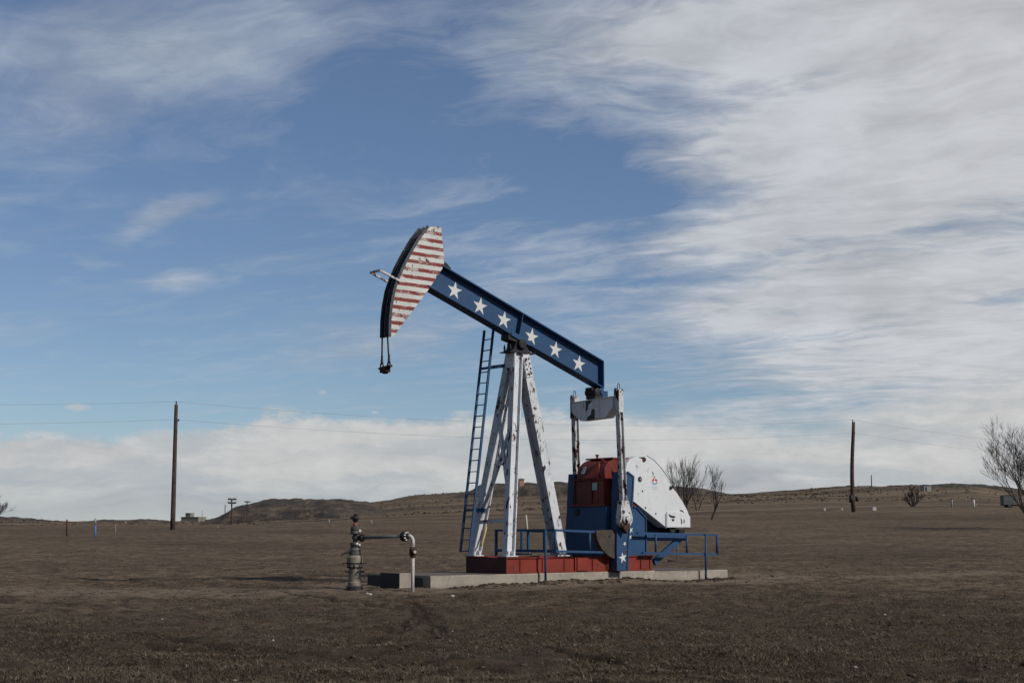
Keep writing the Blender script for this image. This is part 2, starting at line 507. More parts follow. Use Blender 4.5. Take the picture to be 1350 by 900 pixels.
def paint(name, col, chips=0.0, rust=(0.035, 0.02, 0.014), rough=0.55, var=0.12, streak=0.35, scale=1.0, dirt=(0.09, 0.07, 0.05), stripes=None):
    """old paint: uneven tone, rust chips and faint run-off streaks. Object space, metres."""
    m_, t, p = mat(name)
    co = t.new('ShaderNodeTexCoord').outputs['Object']
    n1 = t.noise(co, 1.3, 4, 0.6); n2 = t.noise(co, 7.0, 4, 0.65)
    c = t.mix(t.mapr(n1, 0.3, 0.7), tuple(q * (1 - var) for q in col), tuple(min(q * (1 + var), 1) for q in col))
    c = t.mix(t.mapr(n2, 0.45, 0.8, 0, 0.35), c, tuple(q * 0.72 for q in col))
    if stripes:
        z = t.sep(co)[2]
        nn = t.m('MULTIPLY', t.m('SUBTRACT', t.noise(co, 9, 3, 0.6), 0.5), 0.10)
        ph = t.m('FRACT', t.m('ADD', t.m('DIVIDE', t.m('SUBTRACT', z, stripes[0]), stripes[1]), nn))
        msk = t.m('SUBTRACT', 1.0, t.mapr(t.m('ABSOLUTE', t.m('SUBTRACT', ph, 0.5)), 0.20, 0.26))
        wear = t.noise(t.mapping(co, (1.0, 1, 2.4), (0, 0, 0), (3, 1, 7)), 2.6, 2, 0.5)
        fine = t.noise(t.mapping(co, (1, 1, 2.0)), 26, 4, 0.7)
        msk = t.m('MULTIPLY', msk, t.mapr(t.m('ADD', wear, t.m('MULTIPLY', t.m('SUBTRACT', fine, 0.5), 0.9)), 0.34, 0.47, 0.28, 1.0))
        c = t.mix(msk, c, t.mix(n2, (0.13, 0.017, 0.014, 1), (0.22, 0.040, 0.032, 1)))
    st = t.noise(t.mapping(co, (1, 1, 0.10)), 11, 3, 0.6)
    c = t.mix(t.mapr(st, 0.55, 0.78, 0, streak), c, dirt + (1,))
    met = 0.0
    if chips:
        s1 = t.noise(t.mapping(co, (1.0 * scale, 1.0 * scale, 0.5 * scale)), 7.5, 4, 0.6, 0.4)
        s2 = t.noise(t.mapping(co, (scale, scale, scale), (0, 0, 0), (5, 3, 2)), 22, 3, 0.6)
        th = 0.74 - chips
        cl = t.m('MULTIPLY', t.m('SUBTRACT', t.noise(t.mapping(co, (1, 1, 1), (0, 0, 0), (9, 4, 1)), 1.7, 2, 0.5), 0.5), 0.34)
        s1 = t.m('ADD', s1, cl); s2 = t.m('ADD', s2, cl)
        k1 = t.mapr(s1, th, th + 0.02); k2 = t.mapr(s2, th + 0.03, th + 0.05)
        k = t.m('MAXIMUM', k1, k2)
        edge = t.mapr(s1, th - 0.05, th, 0, 0.45)
        c = t.mix(edge, c, (0.16, 0.075, 0.04, 1))
        rc = t.mix(t.noise(co, 12, 3), tuple(q * 0.6 for q in rust), tuple(q * 1.8 for q in rust))
        c = t.mix(k, c, rc)
        t.put(p.inputs['Roughness'], t.m('ADD', t.m('MULTIPLY', k, 0.3), rough))
        bump(t, p, t.m('SUBTRACT', t.m('MULTIPLY', n2, 0.3), k), 0.5, 0.006)
    else:
        t.put(p.inputs['Roughness'], t.m('ADD', t.m('MULTIPLY', n2, 0.25), rough - 0.1))
        bump(t, p, n2, 0.25, 0.004)
    t.put(p.inputs['Base Color'], c)
    p.inputs['Specular IOR Level'].default_value = 0.22
    return m_


def plain(name, col, rough=0.8, var=0.25, scale=3.0, metal=0.0, b=0.4, spec=0.3):
    m_, t, p = mat(name)
    co = t.new('ShaderNodeTexCoord').outputs['Object']
    n = t.noise(co, scale, 5, 0.65)
    c = t.mix(t.mapr(n, 0.3, 0.7), tuple(q * (1 - var) for q in col), tuple(min(1, q * (1 + var)) for q in col))
    t.put(p.inputs['Base Color'], c); p.inputs['Roughness'].default_value = rough; p.inputs['Metallic'].default_value = metal
    p.inputs['Specular IOR Level'].default_value = spec
    if b:
        bump(t, p, n, b, 0.02)
    return m_


M = {}
M['white'] = paint('white_paint', (0.50, 0.52, 0.55), 0.118, streak=0.18)
M['white_clean'] = paint('guard_white_paint', (0.53, 0.55, 0.57), 0.03, var=0.03, streak=0.10)
M['white_worn'] = paint('worn_white_paint', (0.45, 0.46, 0.47), 0.165, rust=(0.03, 0.014, 0.012), streak=0.3)
M['grey_white'] = paint('equalizer_paint', (0.62, 0.62, 0.63), 0.05, var=0.06, streak=0.2)
M['blue'] = paint('blue_paint', (0.020, 0.057, 0.130), 0.0, var=0.08, streak=0.08, dirt=(0.06, 0.09, 0.13))
M['blue_chip'] = paint('chipped_blue_paint', (0.020, 0.057, 0.132), 0.06, var=0.12, streak=0.12, dirt=(0.06, 0.09, 0.13))
M['red'] = paint('red_paint', (0.165, 0.025, 0.017), 0.06, var=0.2, streak=0.3, dirt=(0.10, 0.05, 0.035))
M['nose_red'] = paint('dark_red_paint', (0.055, 0.010, 0.009), 0.03, var=0.3, streak=0.4, dirt=(0.02, 0.012, 0.01))  # nose plate only: darker red than the skid sides
M['gear_red'] = paint('gearbox_red_paint', (0.165, 0.026, 0.019), 0.09, var=0.25, streak=0.5, dirt=(0.05, 0.022, 0.018), rough=0.5)
M['gear_dirt'] = paint('oily_gearbox_paint', (0.125, 0.021, 0.016), 0.10, var=0.25, streak=0.6, dirt=(0.035, 0.018, 0.015), rough=0.45)
M['flag'] = paint('striped_head_paint', (0.48, 0.49, 0.47), 0.095, rust=(0.03, 0.018, 0.015), streak=0.12, stripes=(0.02, 0.2))
M['star'] = paint('star_white_paint', (0.52, 0.53, 0.52), 0.0, var=0.03, streak=0.15)
M['black'] = plain('greasy_black_steel', (0.012, 0.012, 0.014), 0.6, 0.5, 8)
M['track'] = plain('dark_wireline_track', (0.045, 0.05, 0.062), 0.5, 0.5, 5)
M['rust'] = plain('rusty_steel', (0.045, 0.022, 0.016), 0.85, 0.5, 12)
M['brown'] = plain('weathered_counterweight_iron', (0.052, 0.040, 0.033), 0.85, 0.25, 6)
M['steel'] = plain('dull_steel', (0.10, 0.095, 0.085), 0.5, 0.4, 8, 0.3)
M['tan_steel'] = plain('sand_coloured_wellhead_paint', (0.17, 0.15, 0.12), 0.6, 0.35, 9)
M['dark_steel'] = plain('dark_oily_steel', (0.03, 0.03, 0.03), 0.45, 0.4, 9)
M['bright'] = plain('bright_bolt_metal', (0.60, 0.60, 0.58), 0.35, 0.15, 9, 0.2)
M['pipe_white'] = paint('cream_pipe_paint', (0.40, 0.38, 0.345), 0.03, var=0.1, streak=0.3)
M['grey_pipe'] = plain('grey_pipe_paint', (0.09, 0.10, 0.11), 0.6, 0.3, 7)
M['rope'] = plain('steel_rope', (0.02, 0.02, 0.022), 0.7, 0.3, 30)
M['tape'] = plain('yellow_tape', (0.42, 0.32, 0.12), 0.7, 0.15, 9)
M['wood'] = plain('weathered_pole_wood', (0.055, 0.038, 0.030), 0.9, 0.4, 4)
M['redwood'] = plain('reddish_stained_wood', (0.06, 0.025, 0.02), 0.9, 0.3, 4)
M['bark'] = plain('bare_bark', (0.055, 0.045, 0.040), 0.95, 0.3, 6)
M['wire'] = plain('overhead_wire', (0.20, 0.22, 0.24), 0.7, 0.1, 2, b=0)
M['tin'] = plain('galvanised_metal', (0.22, 0.225, 0.22), 0.5, 0.2, 2)
M['wall'] = plain('grey_block_wall', (0.17, 0.16, 0.135), 0.9, 0.15, 1.5)
M['pink'] = plain('faded_pink_wall', (0.34, 0.21, 0.16), 0.9, 0.1, 1.0)
M['glass'] = plain('dark_window_glass', (0.02, 0.022, 0.025), 0.15, 0.1, 1, b=0, spec=0.5)
M['sign_white'] = plain('matt_white_plastic', (0.48, 0.48, 0.46), 0.7, 0.1, 2)
M['sign_blue'] = plain('blue_marker_plastic', (0.05, 0.14, 0.34), 0.7, 0.1, 2)
M['decal_red'] = plain('decal_red', (0.36, 0.05, 0.04), 0.6, 0.1, 20, b=0)
M['decal_blue'] = plain('decal_blue', (0.09, 0.22, 0.33), 0.6, 0.1, 20, b=0)
M['decal_grey'] = plain('decal_grey', (0.30, 0.32, 0.34), 0.6, 0.1, 20, b=0)
M['plate'] = plain('nameplate_metal', (0.30, 0.36, 0.34), 0.4, 0.2, 14, 0.2)


def concrete(name, col, stain=0.5):
    m_, t, p = mat(name)
    co = t.new('ShaderNodeTexCoord').outputs['Object']
    a = t.noise(co, 1.1, 5, 0.65); b = t.noise(co, 9, 6, 0.7); g = t.noise(t.mapping(co, (2.2, 2.2, 0.25)), 2.4, 4, 0.6)
    c = t.mix(t.mapr(a, 0.3, 0.7), tuple(q * 0.8 for q in col), tuple(q * 1.15 for q in col))
    c = t.mix(t.mapr(b, 0.35, 0.75, 0, 0.55), c, tuple(q * 0.62 for q in col))
    c = t.mix(t.mapr(g, 0.55, 0.75, 0, stain), c, (0.07, 0.045, 0.035, 1))
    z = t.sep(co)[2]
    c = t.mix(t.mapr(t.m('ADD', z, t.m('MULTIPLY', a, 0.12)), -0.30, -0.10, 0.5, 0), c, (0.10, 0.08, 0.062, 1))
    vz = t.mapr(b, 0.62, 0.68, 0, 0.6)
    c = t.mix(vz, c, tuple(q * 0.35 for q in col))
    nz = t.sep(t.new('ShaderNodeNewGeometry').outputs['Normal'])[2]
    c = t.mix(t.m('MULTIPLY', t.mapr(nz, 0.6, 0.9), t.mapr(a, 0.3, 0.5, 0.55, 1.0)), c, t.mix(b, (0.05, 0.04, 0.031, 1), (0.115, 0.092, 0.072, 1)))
    t.put(p.inputs['Base Color'], c); p.inputs['Roughness'].default_value = 0.92
    bump(t, p, t.m('ADD', b, t.m('MULTIPLY', a, 0.5)), 0.6, 0.02)
    return m_


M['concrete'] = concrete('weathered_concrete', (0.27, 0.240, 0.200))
M['concrete_dark'] = concrete('shaded_stained_concrete', (0.042, 0.042, 0.045), 0.8)  # dark copy for faces turned from the sun: shade painted in with stains


def ground_mat():
    m_, t, p = mat('dry_prairie_soil')
    co = t.new('ShaderNodeTexCoord').outputs['Object']
    bare = t.new('ShaderNodeAttribute', attribute_name='bare').outputs['Fac']
    rut = t.new('ShaderNodeAttribute', attribute_name='rut').outputs['Fac']
    dist = t.vm('LENGTH', co)
    big = t.noise(t.mapping(co, (0.5, 1.0, 1)), 0.05, 5, 0.6)
    mid = t.noise(co, 0.42, 6, 0.7)
    clump = t.noise(t.mapping(co, (1, 1, 1), (0, 0, 0), (7, 3, 0)), 2.6, 7, 0.75)
    fine = t.noise(co, 15, 5, 0.75)
    grit = t.noise(co, 55, 3, 0.7)
    tuft = t.noise(t.mapping(co, (1, 0.6, 1), (0, 0, 0.3), (2, 8, 0)), 1.7, 9, 0.9)
    straw = t.mix(t.mapr(clump, 0.35, 0.65), (0.070, 0.055, 0.041, 1), (0.185, 0.152, 0.116, 1))
    soil = t.mix(fine, (0.040, 0.031, 0.024, 1), (0.100, 0.079, 0.062, 1))
    c = t.mix(t.mapr(t.m('ADD', t.m('MULTIPLY', mid, 0.6), t.m('MULTIPLY', fine, 0.55)), 0.40, 0.68), soil, straw)
    c = t.mix(t.mapr(tuft, 0.50, 0.40, 0.0, 0.62), c, (0.030, 0.024, 0.018, 1))
    c = t.mix(t.mapr(tuft, 0.55, 0.68, 0.0, 0.6), c, (0.175, 0.145, 0.110, 1))
    c = t.mix(t.mapr(big, 0.45, 0.62, 0.0, 0.55), c, t.mix(1.0, c, (0.62, 0.60, 0.58), 'MULTIPLY'))
    c = t.mix(t.mapr(fine, 0.60, 0.74, 0, 0.55), c, (0.19, 0.155, 0.115, 1))
    dirt = t.mix(t.mapr(t.m('ADD', clump, t.m('MULTIPLY', fine, 0.6)), 0.5, 1.1), (0.10, 0.082, 0.065, 1), (0.215, 0.180, 0.145, 1))
    c = t.mix(t.m('MULTIPLY', bare, 0.8), c, dirt)
    dk = t.mapr(t.m('ADD', t.m('MULTIPLY', clump, 0.6), t.m('MULTIPLY', grit, 0.5)), 0.44, 0.53, 0.7, 0.0)
    c = t.mix(dk, c, (0.026, 0.020, 0.015, 1))
    c = t.mix(t.m('MULTIPLY', rut, 0.95), c, (0.018, 0.014, 0.011, 1))
    # lens vignette painted into the soil colour: darker towards the camera
    c = t.mix(t.mapr(t.m('ADD', dist, t.m('MULTIPLY', mid, 10.0)), 24.0, 42.0, 0.64, 0.0), c, (0.032, 0.026, 0.020, 1))
    # distant range: sage specks
    sage = t.noise(t.mapping(co, (1, 0.4, 1)), 0.55, 6, 0.8)
    far = t.mapr(dist, 70, 200)
    c = t.mix(t.m('MULTIPLY', far, t.mapr(sage, 0.50, 0.58, 0, 0.75)), c, (0.034, 0.030, 0.023, 1))
    band = t.noise(t.mapping(co, (0.12, 1.0, 1)), 0.045, 5, 0.6)
    c = t.mix(t.m('MULTIPLY', far, t.mapr(band, 0.5, 0.60, 0, 0.7)), c, (0.150, 0.122, 0.090, 1))
    c = t.mix(t.m('MULTIPLY', far, t.mapr(band, 0.46, 0.38, 0, 0.5)), c, (0.045, 0.038, 0.030, 1))
    c = t.mix(t.mapr(t.noise(t.mapping(co, (0.35, 1, 1)), 0.16, 5, 0.65), 0.42, 0.60, 0.0, 0.3), c, t.mix(1.0, c, (1.5, 1.45, 1.4), 'MULTIPLY'))
    c = t.mix(1.0, c, (1.10, 1.03, 0.94), 'MULTIPLY')
    t.put(p.inputs['Base Color'], c); p.inputs['Roughness'].default_value = 0.97
    p.inputs['Specular IOR Level'].default_value = 0.08
    h = t.m('ADD', t.m('MULTIPLY', clump, 0.7), t.m('ADD', t.m('MULTIPLY', fine, 0.35), t.m('MULTIPLY', grit, 0.12)))
    bump(t, p, h, 1.0, 0.14)
    return m_


def rock_mat():
    m_, t, p = mat('dark_bluff_rock')
    co = t.new('ShaderNodeTexCoord').outputs['Object']
    a = t.noise(co, 0.10, 7, 0.75); b = t.noise(t.mapping(co, (1, 0.5, 2.5)), 0.35, 7, 0.8)
    c = t.mix(t.mapr(a, 0.35, 0.65), (0.030, 0.023, 0.016, 1), (0.068, 0.053, 0.038, 1))
    c = t.mix(t.mapr(b, 0.50, 0.60, 0, 0.8), c, (0.135, 0.100, 0.068, 1))
    c = t.mix(t.mapr(b, 0.47, 0.40, 0, 0.85), c, (0.016, 0.013, 0.011, 1))
    t.put(p.inputs['Base Color'], c); p.inputs['Roughness'].default_value = 0.97
    bump(t, p, t.m('ADD', b, a), 1.0, 1.2)
    return m_


M['ground'] = ground_mat(); M['rock'] = rock_mat()

# ------------------------------------------------------------------ the ground sheet


def build_ground():
    az_in = np.linspace(-0.52, 0.52, 560)
    az_out = np.linspace(0.52, 2 * math.pi - 0.52, 70)[1:-1]
    az = np.concatenate([az_in, az_out])
    r = [0.8]
    while r[-1] < 9: r.append(r[-1] * 1.12)
    while r[-1] < 46: r.append(r[-1] + 0.0085 * r[-1] * 0.75)
    while r[-1] < 700: r.append(r[-1] * 1.018)
    while r[-1] < 12000: r.append(r[-1] * 1.15)
    r = np.array(r)
    A, R = np.meshgrid(az, r)
    X = R * np.sin(A); Y = R * np.cos(A)
    Z = ground_z(X, Y)
    nr, na = X.shape
    V = np.stack([X.ravel(), Y.ravel(), Z.ravel()], 1)
    V = np.vstack([V, [[0, 0, 0]]])
    i = np.arange(nr - 1)[:, None] * na; j = np.arange(na)[None, :]; j2 = (j + 1) % na
    Q = np.stack([i + j, i + na + j, i + na + j2, i + j2], -1).reshape(-1, 4)
    Q = Q[:, ::-1]
    cap = np.stack([np.full(na, len(V) - 1), (np.arange(na) + 1) % na, np.arange(na), np.arange(na)], 1)
    # close the centre with thin quads (pairs of spokes)
    k = np.arange(0, na - 1, 2)
    cap = np.stack([np.full(len(k), len(V) - 1), k, k + 1, (k + 2) % na], 1)[:, ::-1]
    Q = np.vstack([Q, cap])
    near = np.hypot(X, Y).ravel() < 80
    bare = np.zeros(len(V)); rut = np.zeros(len(V))
    bare[:-1][near] = bare_mask(X.ravel()[near], Y.ravel()[near])
    rut[:-1][near] = rut_mask(X.ravel()[near], Y.ravel()[near])
    o = mesh_np('ground', V, Q, [M['ground']], attrs={'bare': bare, 'rut': rut}, smooth=True)
    o['kind'] = 'structure'
    return o


build_ground()


def mound(name, crest, Y, depth, seed, rough=1.0, nx=220, ny=46, power=0.6, slant=0.0):
    """a rocky rise: crest = photo outline measured at depth Y"""
    cx = [c[0] for c in crest]; cy = [c[1] for c in crest]
    px = np.linspace(cx[0], cx[-1], nx); py = np.interp(px, cx, cy)
    S = (px - 675) / F * Y
    top = CZ + (701 - py) / F * Y
    T = np.linspace(-1, 1, ny)
    SS, TT = np.meshgrid(S, T)
    TOP = np.tile(top, (ny, 1))
    YY = Y + TT * depth + slant * SS
    gzv = ground_z(SS, YY)
    prof = np.clip(1 - np.abs(TT + 0.0) ** 2.2, 0, 1) ** power
    TOP = TOP + 0.22 * rough * fbm(SS * 0.16, YY * 0.05, seed + 3, 4)
    hgt = np.maximum(TOP - gzv, 0)
    gul = fbm(SS * 0.11, YY * 0.05, seed, 4)
    ends = np.clip(np.minimum(np.arange(nx), nx - 1 - np.arange(nx)) / 10.0, 0, 1)[None, :]
    Z = gzv - 0.6 + (hgt + 0.6) * np.clip(prof * (1 + 1.4 * gul * (1 - prof)), 0, 1.05) * (0.15 + 0.85 * ends)
    Z = Z + rough * prof * (1.0 * fbm(SS * 0.22, YY * 0.25, seed + 9, 5)) * ends
    V = np.stack([SS.ravel(), YY.ravel(), Z.ravel()], 1)
    i = np.arange(ny - 1)[:, None] * nx; j = np.arange(nx - 1)[None, :]
    Q = np.stack([i + j, i + j + 1, i + nx + j + 1, i + nx + j], -1).reshape(-1, 4)
    o = mesh_np(name, V, Q, [M['rock']], smooth=False)
    o['kind'] = 'structure'
    return o


mound('hill', [(288, 690), (298, 684), (312, 682), (322, 676), (332, 667), (345, 664), (356, 662), (372, 659.5), (400, 659), (430, 659.5), (455, 660), (480, 662), (498, 667), (515, 676)], 300, 26, 11, 0.8)
mound('hill', [(120, 691), (130, 687), (140, 685.5), (170, 685.5), (200, 684.8), (218, 685.5), (230, 689), (245, 690)], 480, 18, 21, 0.5, nx=120)
mound('hill', [(590, 662), (620, 650), (634, 642), (650, 640.5), (690, 639.5), (735, 638.5), (770, 639), (810, 640), (860, 642), (905, 645), (930, 648), (950, 653), (975, 657)], 430, 26, 31, 1.0, nx=300)
mound('hill', [(1105, 652), (1160, 646), (1220, 641.5), (1250, 639), (1285, 640.5), (1310, 644), (1340, 648), (1400, 655), (1450, 662)], 500, 26, 41, 0.9, nx=260)
mound('hill', [(-120, 690), (-60, 682), (0, 682), (30, 684), (60, 687), (95, 690)], 440, 24, 51, 0.9, nx=160)
# ------------------------------------------------------------------ pump jack, local frame: x along the beam to the rear, y = -v, z up from the skid foot
JACK = empty('pump_jack', O, TH, label='white, red and blue pump jack with striped head and starred beam, nose up', cat='pump jack')


def L(u, v, z):
    return Vector((u, -v, z))


def uvz(px, py, v):
    """measured point of the photograph on the machine's plane v (metres out from the near side of the skid)"""
    r = ray(px, py)
    k = (v + O.x * VX + O.y * VY) / (r[0] * VX + r[1] * VY)
    X, Y, Z = k * r[0], k * r[1], CZ + k * r[2]
    return L((X - O.x) * UX + (Y - O.y) * UY, v, Z - O.z)


NV = Vector((0, -1, 0)); NU = Vector((1, 0, 0)); NZ = Vector((0, 0, 1))
W = 1.62; C = -W / 2


def ext_v(p, t):
    return Vector((p.x, -t, p.z))


def star_poly(c, r, rot, k=0.375):
    """star in the u-z plane round c"""
    out = []
    for i in range(10):
        a = rot + math.pi / 2 + i * math.pi / 5; q = r if i % 2 == 0 else r * k
        out.append(Vector((c.x + q * math.cos(a), c.y, c.z + q * math.sin(a))))
    return out


def add_star(mb, c, r, rot, v0, v1, mi):
    """raised painted star as a fan so that its notches stay clean"""
    pts = star_poly(c, r, rot); old = mb.mi; mb.mi = mi
    n = len(pts)
    f = [mb.b.verts.new((p.x, -v1, p.z)) for p in pts]; bk = [mb.b.verts.new((p.x, -v0, p.z)) for p in pts]
    cf = mb.b.verts.new((c.x, -v1, c.z)); cb = mb.b.verts.new((c.x, -v0, c.z))
    for i in range(n):
        j = (i + 1) % n
        mb._f((cf, f[i], f[j])); mb._f((cb, bk[j], bk[i])); mb._f((f[i], bk[i], bk[j], f[j]))
    mb.mi = old


# --- skid
SL = 5.22; ZT = 0.40
sk = MB()
for v0 in (0.0, -W + 0.0):
    s = -1 if v0 == 0 else 1
    a, b_ = (v0, v0 + s * 0.14)
    lo, hi = min(a, b_), max(a, b_)
    sk.box((0, -hi, ZT - 0.03), (SL, -lo, ZT)); sk.box((0, -hi, 0.0), (SL, -lo, 0.03))
    w0 = v0 + s * 0.03
    sk.box((0.012, -max(w0, w0 + s * 0.02), 0.032), (SL - 0.012, -min(w0, w0 + s * 0.02), ZT - 0.032))
    for u in (0.45, 1.2, 1.95, 2.55, 2.95, 3.45, 4.25, 4.75, 5.1):
        sk.box((u, -max(v0, w0) + 0.004, 0.032), (u + 0.014, -min(v0, w0) - 0.002, ZT - 0.032))
for u in (0.006, 1.1, 2.3, 3.3, 4.2, SL - 0.05):
    sk.box((u, 0.15, 0.02), (u + 0.04, W - 0.15, ZT - 0.035))
npz = MB(); npz.box((-0.02, 0.0, 0.0), (-0.001, W, ZT)); npz.build('nose_plate', M['nose_red'], JACK)
sk.box((-0.05, -0.02, ZT + 0.002), (0.75, 0.34, ZT + 0.02)); sk.box((-0.05, W - 0.34, ZT + 0.002), (0.6, W + 0.02, ZT + 0.02))
p1 = uvz(759, 740, 0.0).x; p2 = uvz(775, 740, 0.0).x
sk.box((p1 + .03, -0.035, 0.035), (p2, 0.05, ZT - 0.035)); sk.box((p1 - 0.03, -0.01, 0.034), (p1 + 0.02, 0.05, ZT - 0.034))
p3 = uvz(801, 740, 0.0).x
sk.box((p3 - 0.02, -0.02, 0.034), (p3 + 0.06, 0.05, ZT - 0.034))
sk.build('skid', M['red'], JACK, bevel=0.004)

# --- samson post: two front legs, one rear leg, cap, braces
post = empty('samson_post'); post.parent = JACK
cap_z = uvz(680, 466, C).z
nb = L(0.16, -0.12, ZT + 0.02); fb = L(0.16, -W + 0.12, ZT + 0.02)
cu = uvz(682, 466, C).x
nt = L(cu - 0.10, C + 0.10, cap_z); ft = L(cu - 0.10, C - 0.10, cap_z)
for p_, q_ in ((nb, nt), (fb, ft)):
    lg = MB(); lg.hbeam(p_, q_, NU, 0.20, 0.27, 0.03, 0.03)
    lg.box((p_.x - 0.19, p_.y - 0.15, ZT + 0.022), (p_.x + 0.19, p_.y + 0.15, ZT + 0.045))
    for s_ in (-1, 1):
        lg.box((p_.x - 0.09 * s_ - 0.02, p_.y - 0.12, ZT + 0.046), (p_.x - 0.09 * s_ + 0.02, p_.y + 0.12, ZT + 0.16))
    lg.build('leg', M['white'], post, label='front leg of the post, white with dark chips')
rb = uvz(737, 730, C); rb.z = ZT + 0.03; rt = L(cu + 0.13, C, cap_z - 0.01)
rl = MB(); rl.hbeam(rb, rt, NV, 0.27, 0.36, 0.03, 0.025)
rl.box((rb.x - 0.25, rb.y - 0.24, ZT + 0.004), (rb.x + 0.25, rb.y + 0.24, ZT + 0.034))
dr = (rt - rb).normalized()
pa = rt - dr * 0.02; pb = rt - dr * 0.62
rl.obox(pa, pb, NV, 0.24, 0.40)
rl.build('leg', M['white'], post, label='broad sloping rear leg, white with dark chips')
for i in range(4):
    for sx in (-0.065, 0.065):
        c0 = pa + (pb - pa) * (0.2 + 0.22 * i) + Vector((dr.z, 0, -dr.x)) * sx
        bl = MB(); bl.lathe(c0 + NV * 0.183, [(0.028, 0), (0.028, 0.025), (0.0, 0.026)], NV, 8); bl.build('bolt', M['black'], post)
g = MB(); top_f = nt.lerp(nb, 0.0); k1 = 0.075
g.prism([nt + Vector((-0.14, -0.08, 0)), nt.lerp(nb, k1) + Vector((-0.14, -0.08, 0)), ft.lerp(fb, k1) + Vector((-0.14, 0.08, 0)), ft + Vector((-0.14, 0.08, 0))],
        lambda p, t: p + Vector((t, 0, 0)), -0.012, 0.012)
g.build('gusset_plate', M['grey_white'], post)
cp = MB(); cp.box((cu - 0.42, -C - 0.22, cap_z + 0.002), (cu + 0.46, -C + 0.22, cap_z + 0.03)); cp.build('cap_plate', M['black'], post)


def on_leg(near, py):
    """point of a front leg's axis at the height of photo row py"""
    p_, q_ = (nb, nt) if near else (fb, ft)
    z = uvz(660, py, C).z
    return p_.lerp(q_, (z - p_.z) / (q_.z - p_.z))


for (n0, y0), (n1, y1), w_ in (((0, 688), (1, 686), .10), ((0, 535), (1, 534), .09), ((0, 545), (1, 652), .085), ((1, 556), (0, 688), .085), ((0, 612), (1, 612), .06)):
    if y0 == 612:
        A = on_leg(0, 612).lerp(on_leg(1, 612), 0.3); B = on_leg(0, 612).lerp(on_leg(1, 612), 0.72)
    else:
        A = on_leg(n0, y0); B = on_leg(n1, y1)
    A = A + Vector((-0.11, 0, 0)); B = B + Vector((-0.11, 0, 0))
    if n0 == n1 or y0 == 556: A.x += 0.04; B.x += 0.04
    br = MB(); br.obox(A, B, NU, w_, 0.012, (0, 0)); br.obox(A, B, NU, 0.012, w_ * 0.8, (w_ / 2 - 0.006, w_ * 0.4 + 0.007))
    br.build('brace', M['white'], post)
tp = MB(); tp.tube([uvz(641, 694, -1.3), uvz(639, 704, -1.3), uvz(636, 715, -1.3), uvz(634, 719, -1.3)], 0.028, 6); tp.build('warning_tape', M['tape'], post)

# --- walking beam
FW = 0.36
vb = C + FW / 2
tl = uvz(585, 349.5, vb); tr = uvz(796.5, 475.5, vb); bl_ = uvz(566, 379, vb); br_ = uvz(798.5, 510.5, vb)
sl_t = (tr.z - tl.z) / (tr.x - tl.x)
uA = bl_.x - 0.25; uB = tr.x
zt = lambda u: tl.z + sl_t * (u - tl.x)
depth = 0.5 * ((zt(bl_.x) - bl_.z) + (tr.z - br_.z))
zb = lambda u: zt(u) - depth
bm_ = MB()


def slab_u(mb, u0, u1, f0, f1, v0, v1):
    """piece between height curves f0<f1 from u0 to u1, v0..v1"""
    mb.prism([Vector((u0, 0, f0(u0))), Vector((u1, 0, f0(u1))), Vector((u1, 0, f1(u1))), Vector((u0, 0, f1(u0)))], ext_v, v0, v1)


slab_u(bm_, tl.x - 0.03, uB, lambda u: zt(u) - 0.03, zt, C - FW / 2, C + FW / 2)
slab_u(bm_, bl_.x - 0.03, uB, zb, lambda u: zb(u) + 0.03, C - FW / 2, C + FW / 2)
slab_u(bm_, uA + .004, uB - .004, lambda u: zb(u) + 0.032, lambda u: zt(u) - 0.032, C - 0.012, C + 0.012)
# tail plate and stiffeners at the saddle
slab_u(bm_, uB - 0.03, uB + 0.0, lambda u: zb(u) + 0.034, lambda u: zt(u) - 0.034, C - FW / 2, C - 0.014)
slab_u(bm_, uB - 0.03, uB + 0.0, lambda u: zb(u) + 0.034, lambda u: zt(u) - 0.034, C + 0.014, C + FW / 2)
uS = uvz(690, 432, vb).x
for s_ in (1, -1):
    a, b_ = sorted((C + s_ * 0.014, C + s_ * (FW / 2 - 0.01)))
    bm_.prism([Vector((uS, 0, zt(uS) - 0.034)), Vector((uS + 0.018, 0, zt(uS) - 0.034)), Vector((uS - 0.13, 0, zb(uS - 0.13) + 0.034)), Vector((uS - 0.148, 0, zb(uS - 0.148) + 0.034))], ext_v, a, b_)
    a, b_ = sorted((C + s_ * (FW / 2 + 0.002), C + s_ * (FW / 2 + 0.016)))
    slab_u(bm_, uS - 0.42, uS + 0.22, lambda u: zb(u) - 0.03, lambda u: zb(u) + 0.10, a, b_)
for px, py in ((599.3, 383), (632.8, 403.6), (664.3, 421.7), (700.8, 443.8), (732.2, 461), (763, 479.5)):
    add_star(bm_, uvz(px, py, C + 0.014), 0.245, math.radians(-9), C + 0.010, C + 0.018, 1)
bm_.build('walking_beam', [M['blue'], M['star']], JACK)
lug = MB(); q0 = uvz(590, 350.5, vb)
lug.prism([Vector((q0.x - 0.1, 0, zt(q0.x - 0.1) + .002)), Vector((q0.x + 0.16, 0, zt(q0.x + 0.16) + .002)), Vector((q0.x + 0.15, 0, zt(q0.x + 0.15) + 0.07)), Vector((q0.x + 0.02, 0, zt(q0.x) + 0.12)), Vector((q0.x - 0.1, 0, zt(q0.x - .1) + 0.13))], ext_v, C - 0.1, C + 0.12)
lug.build('head_hinge', M['black'], JACK)

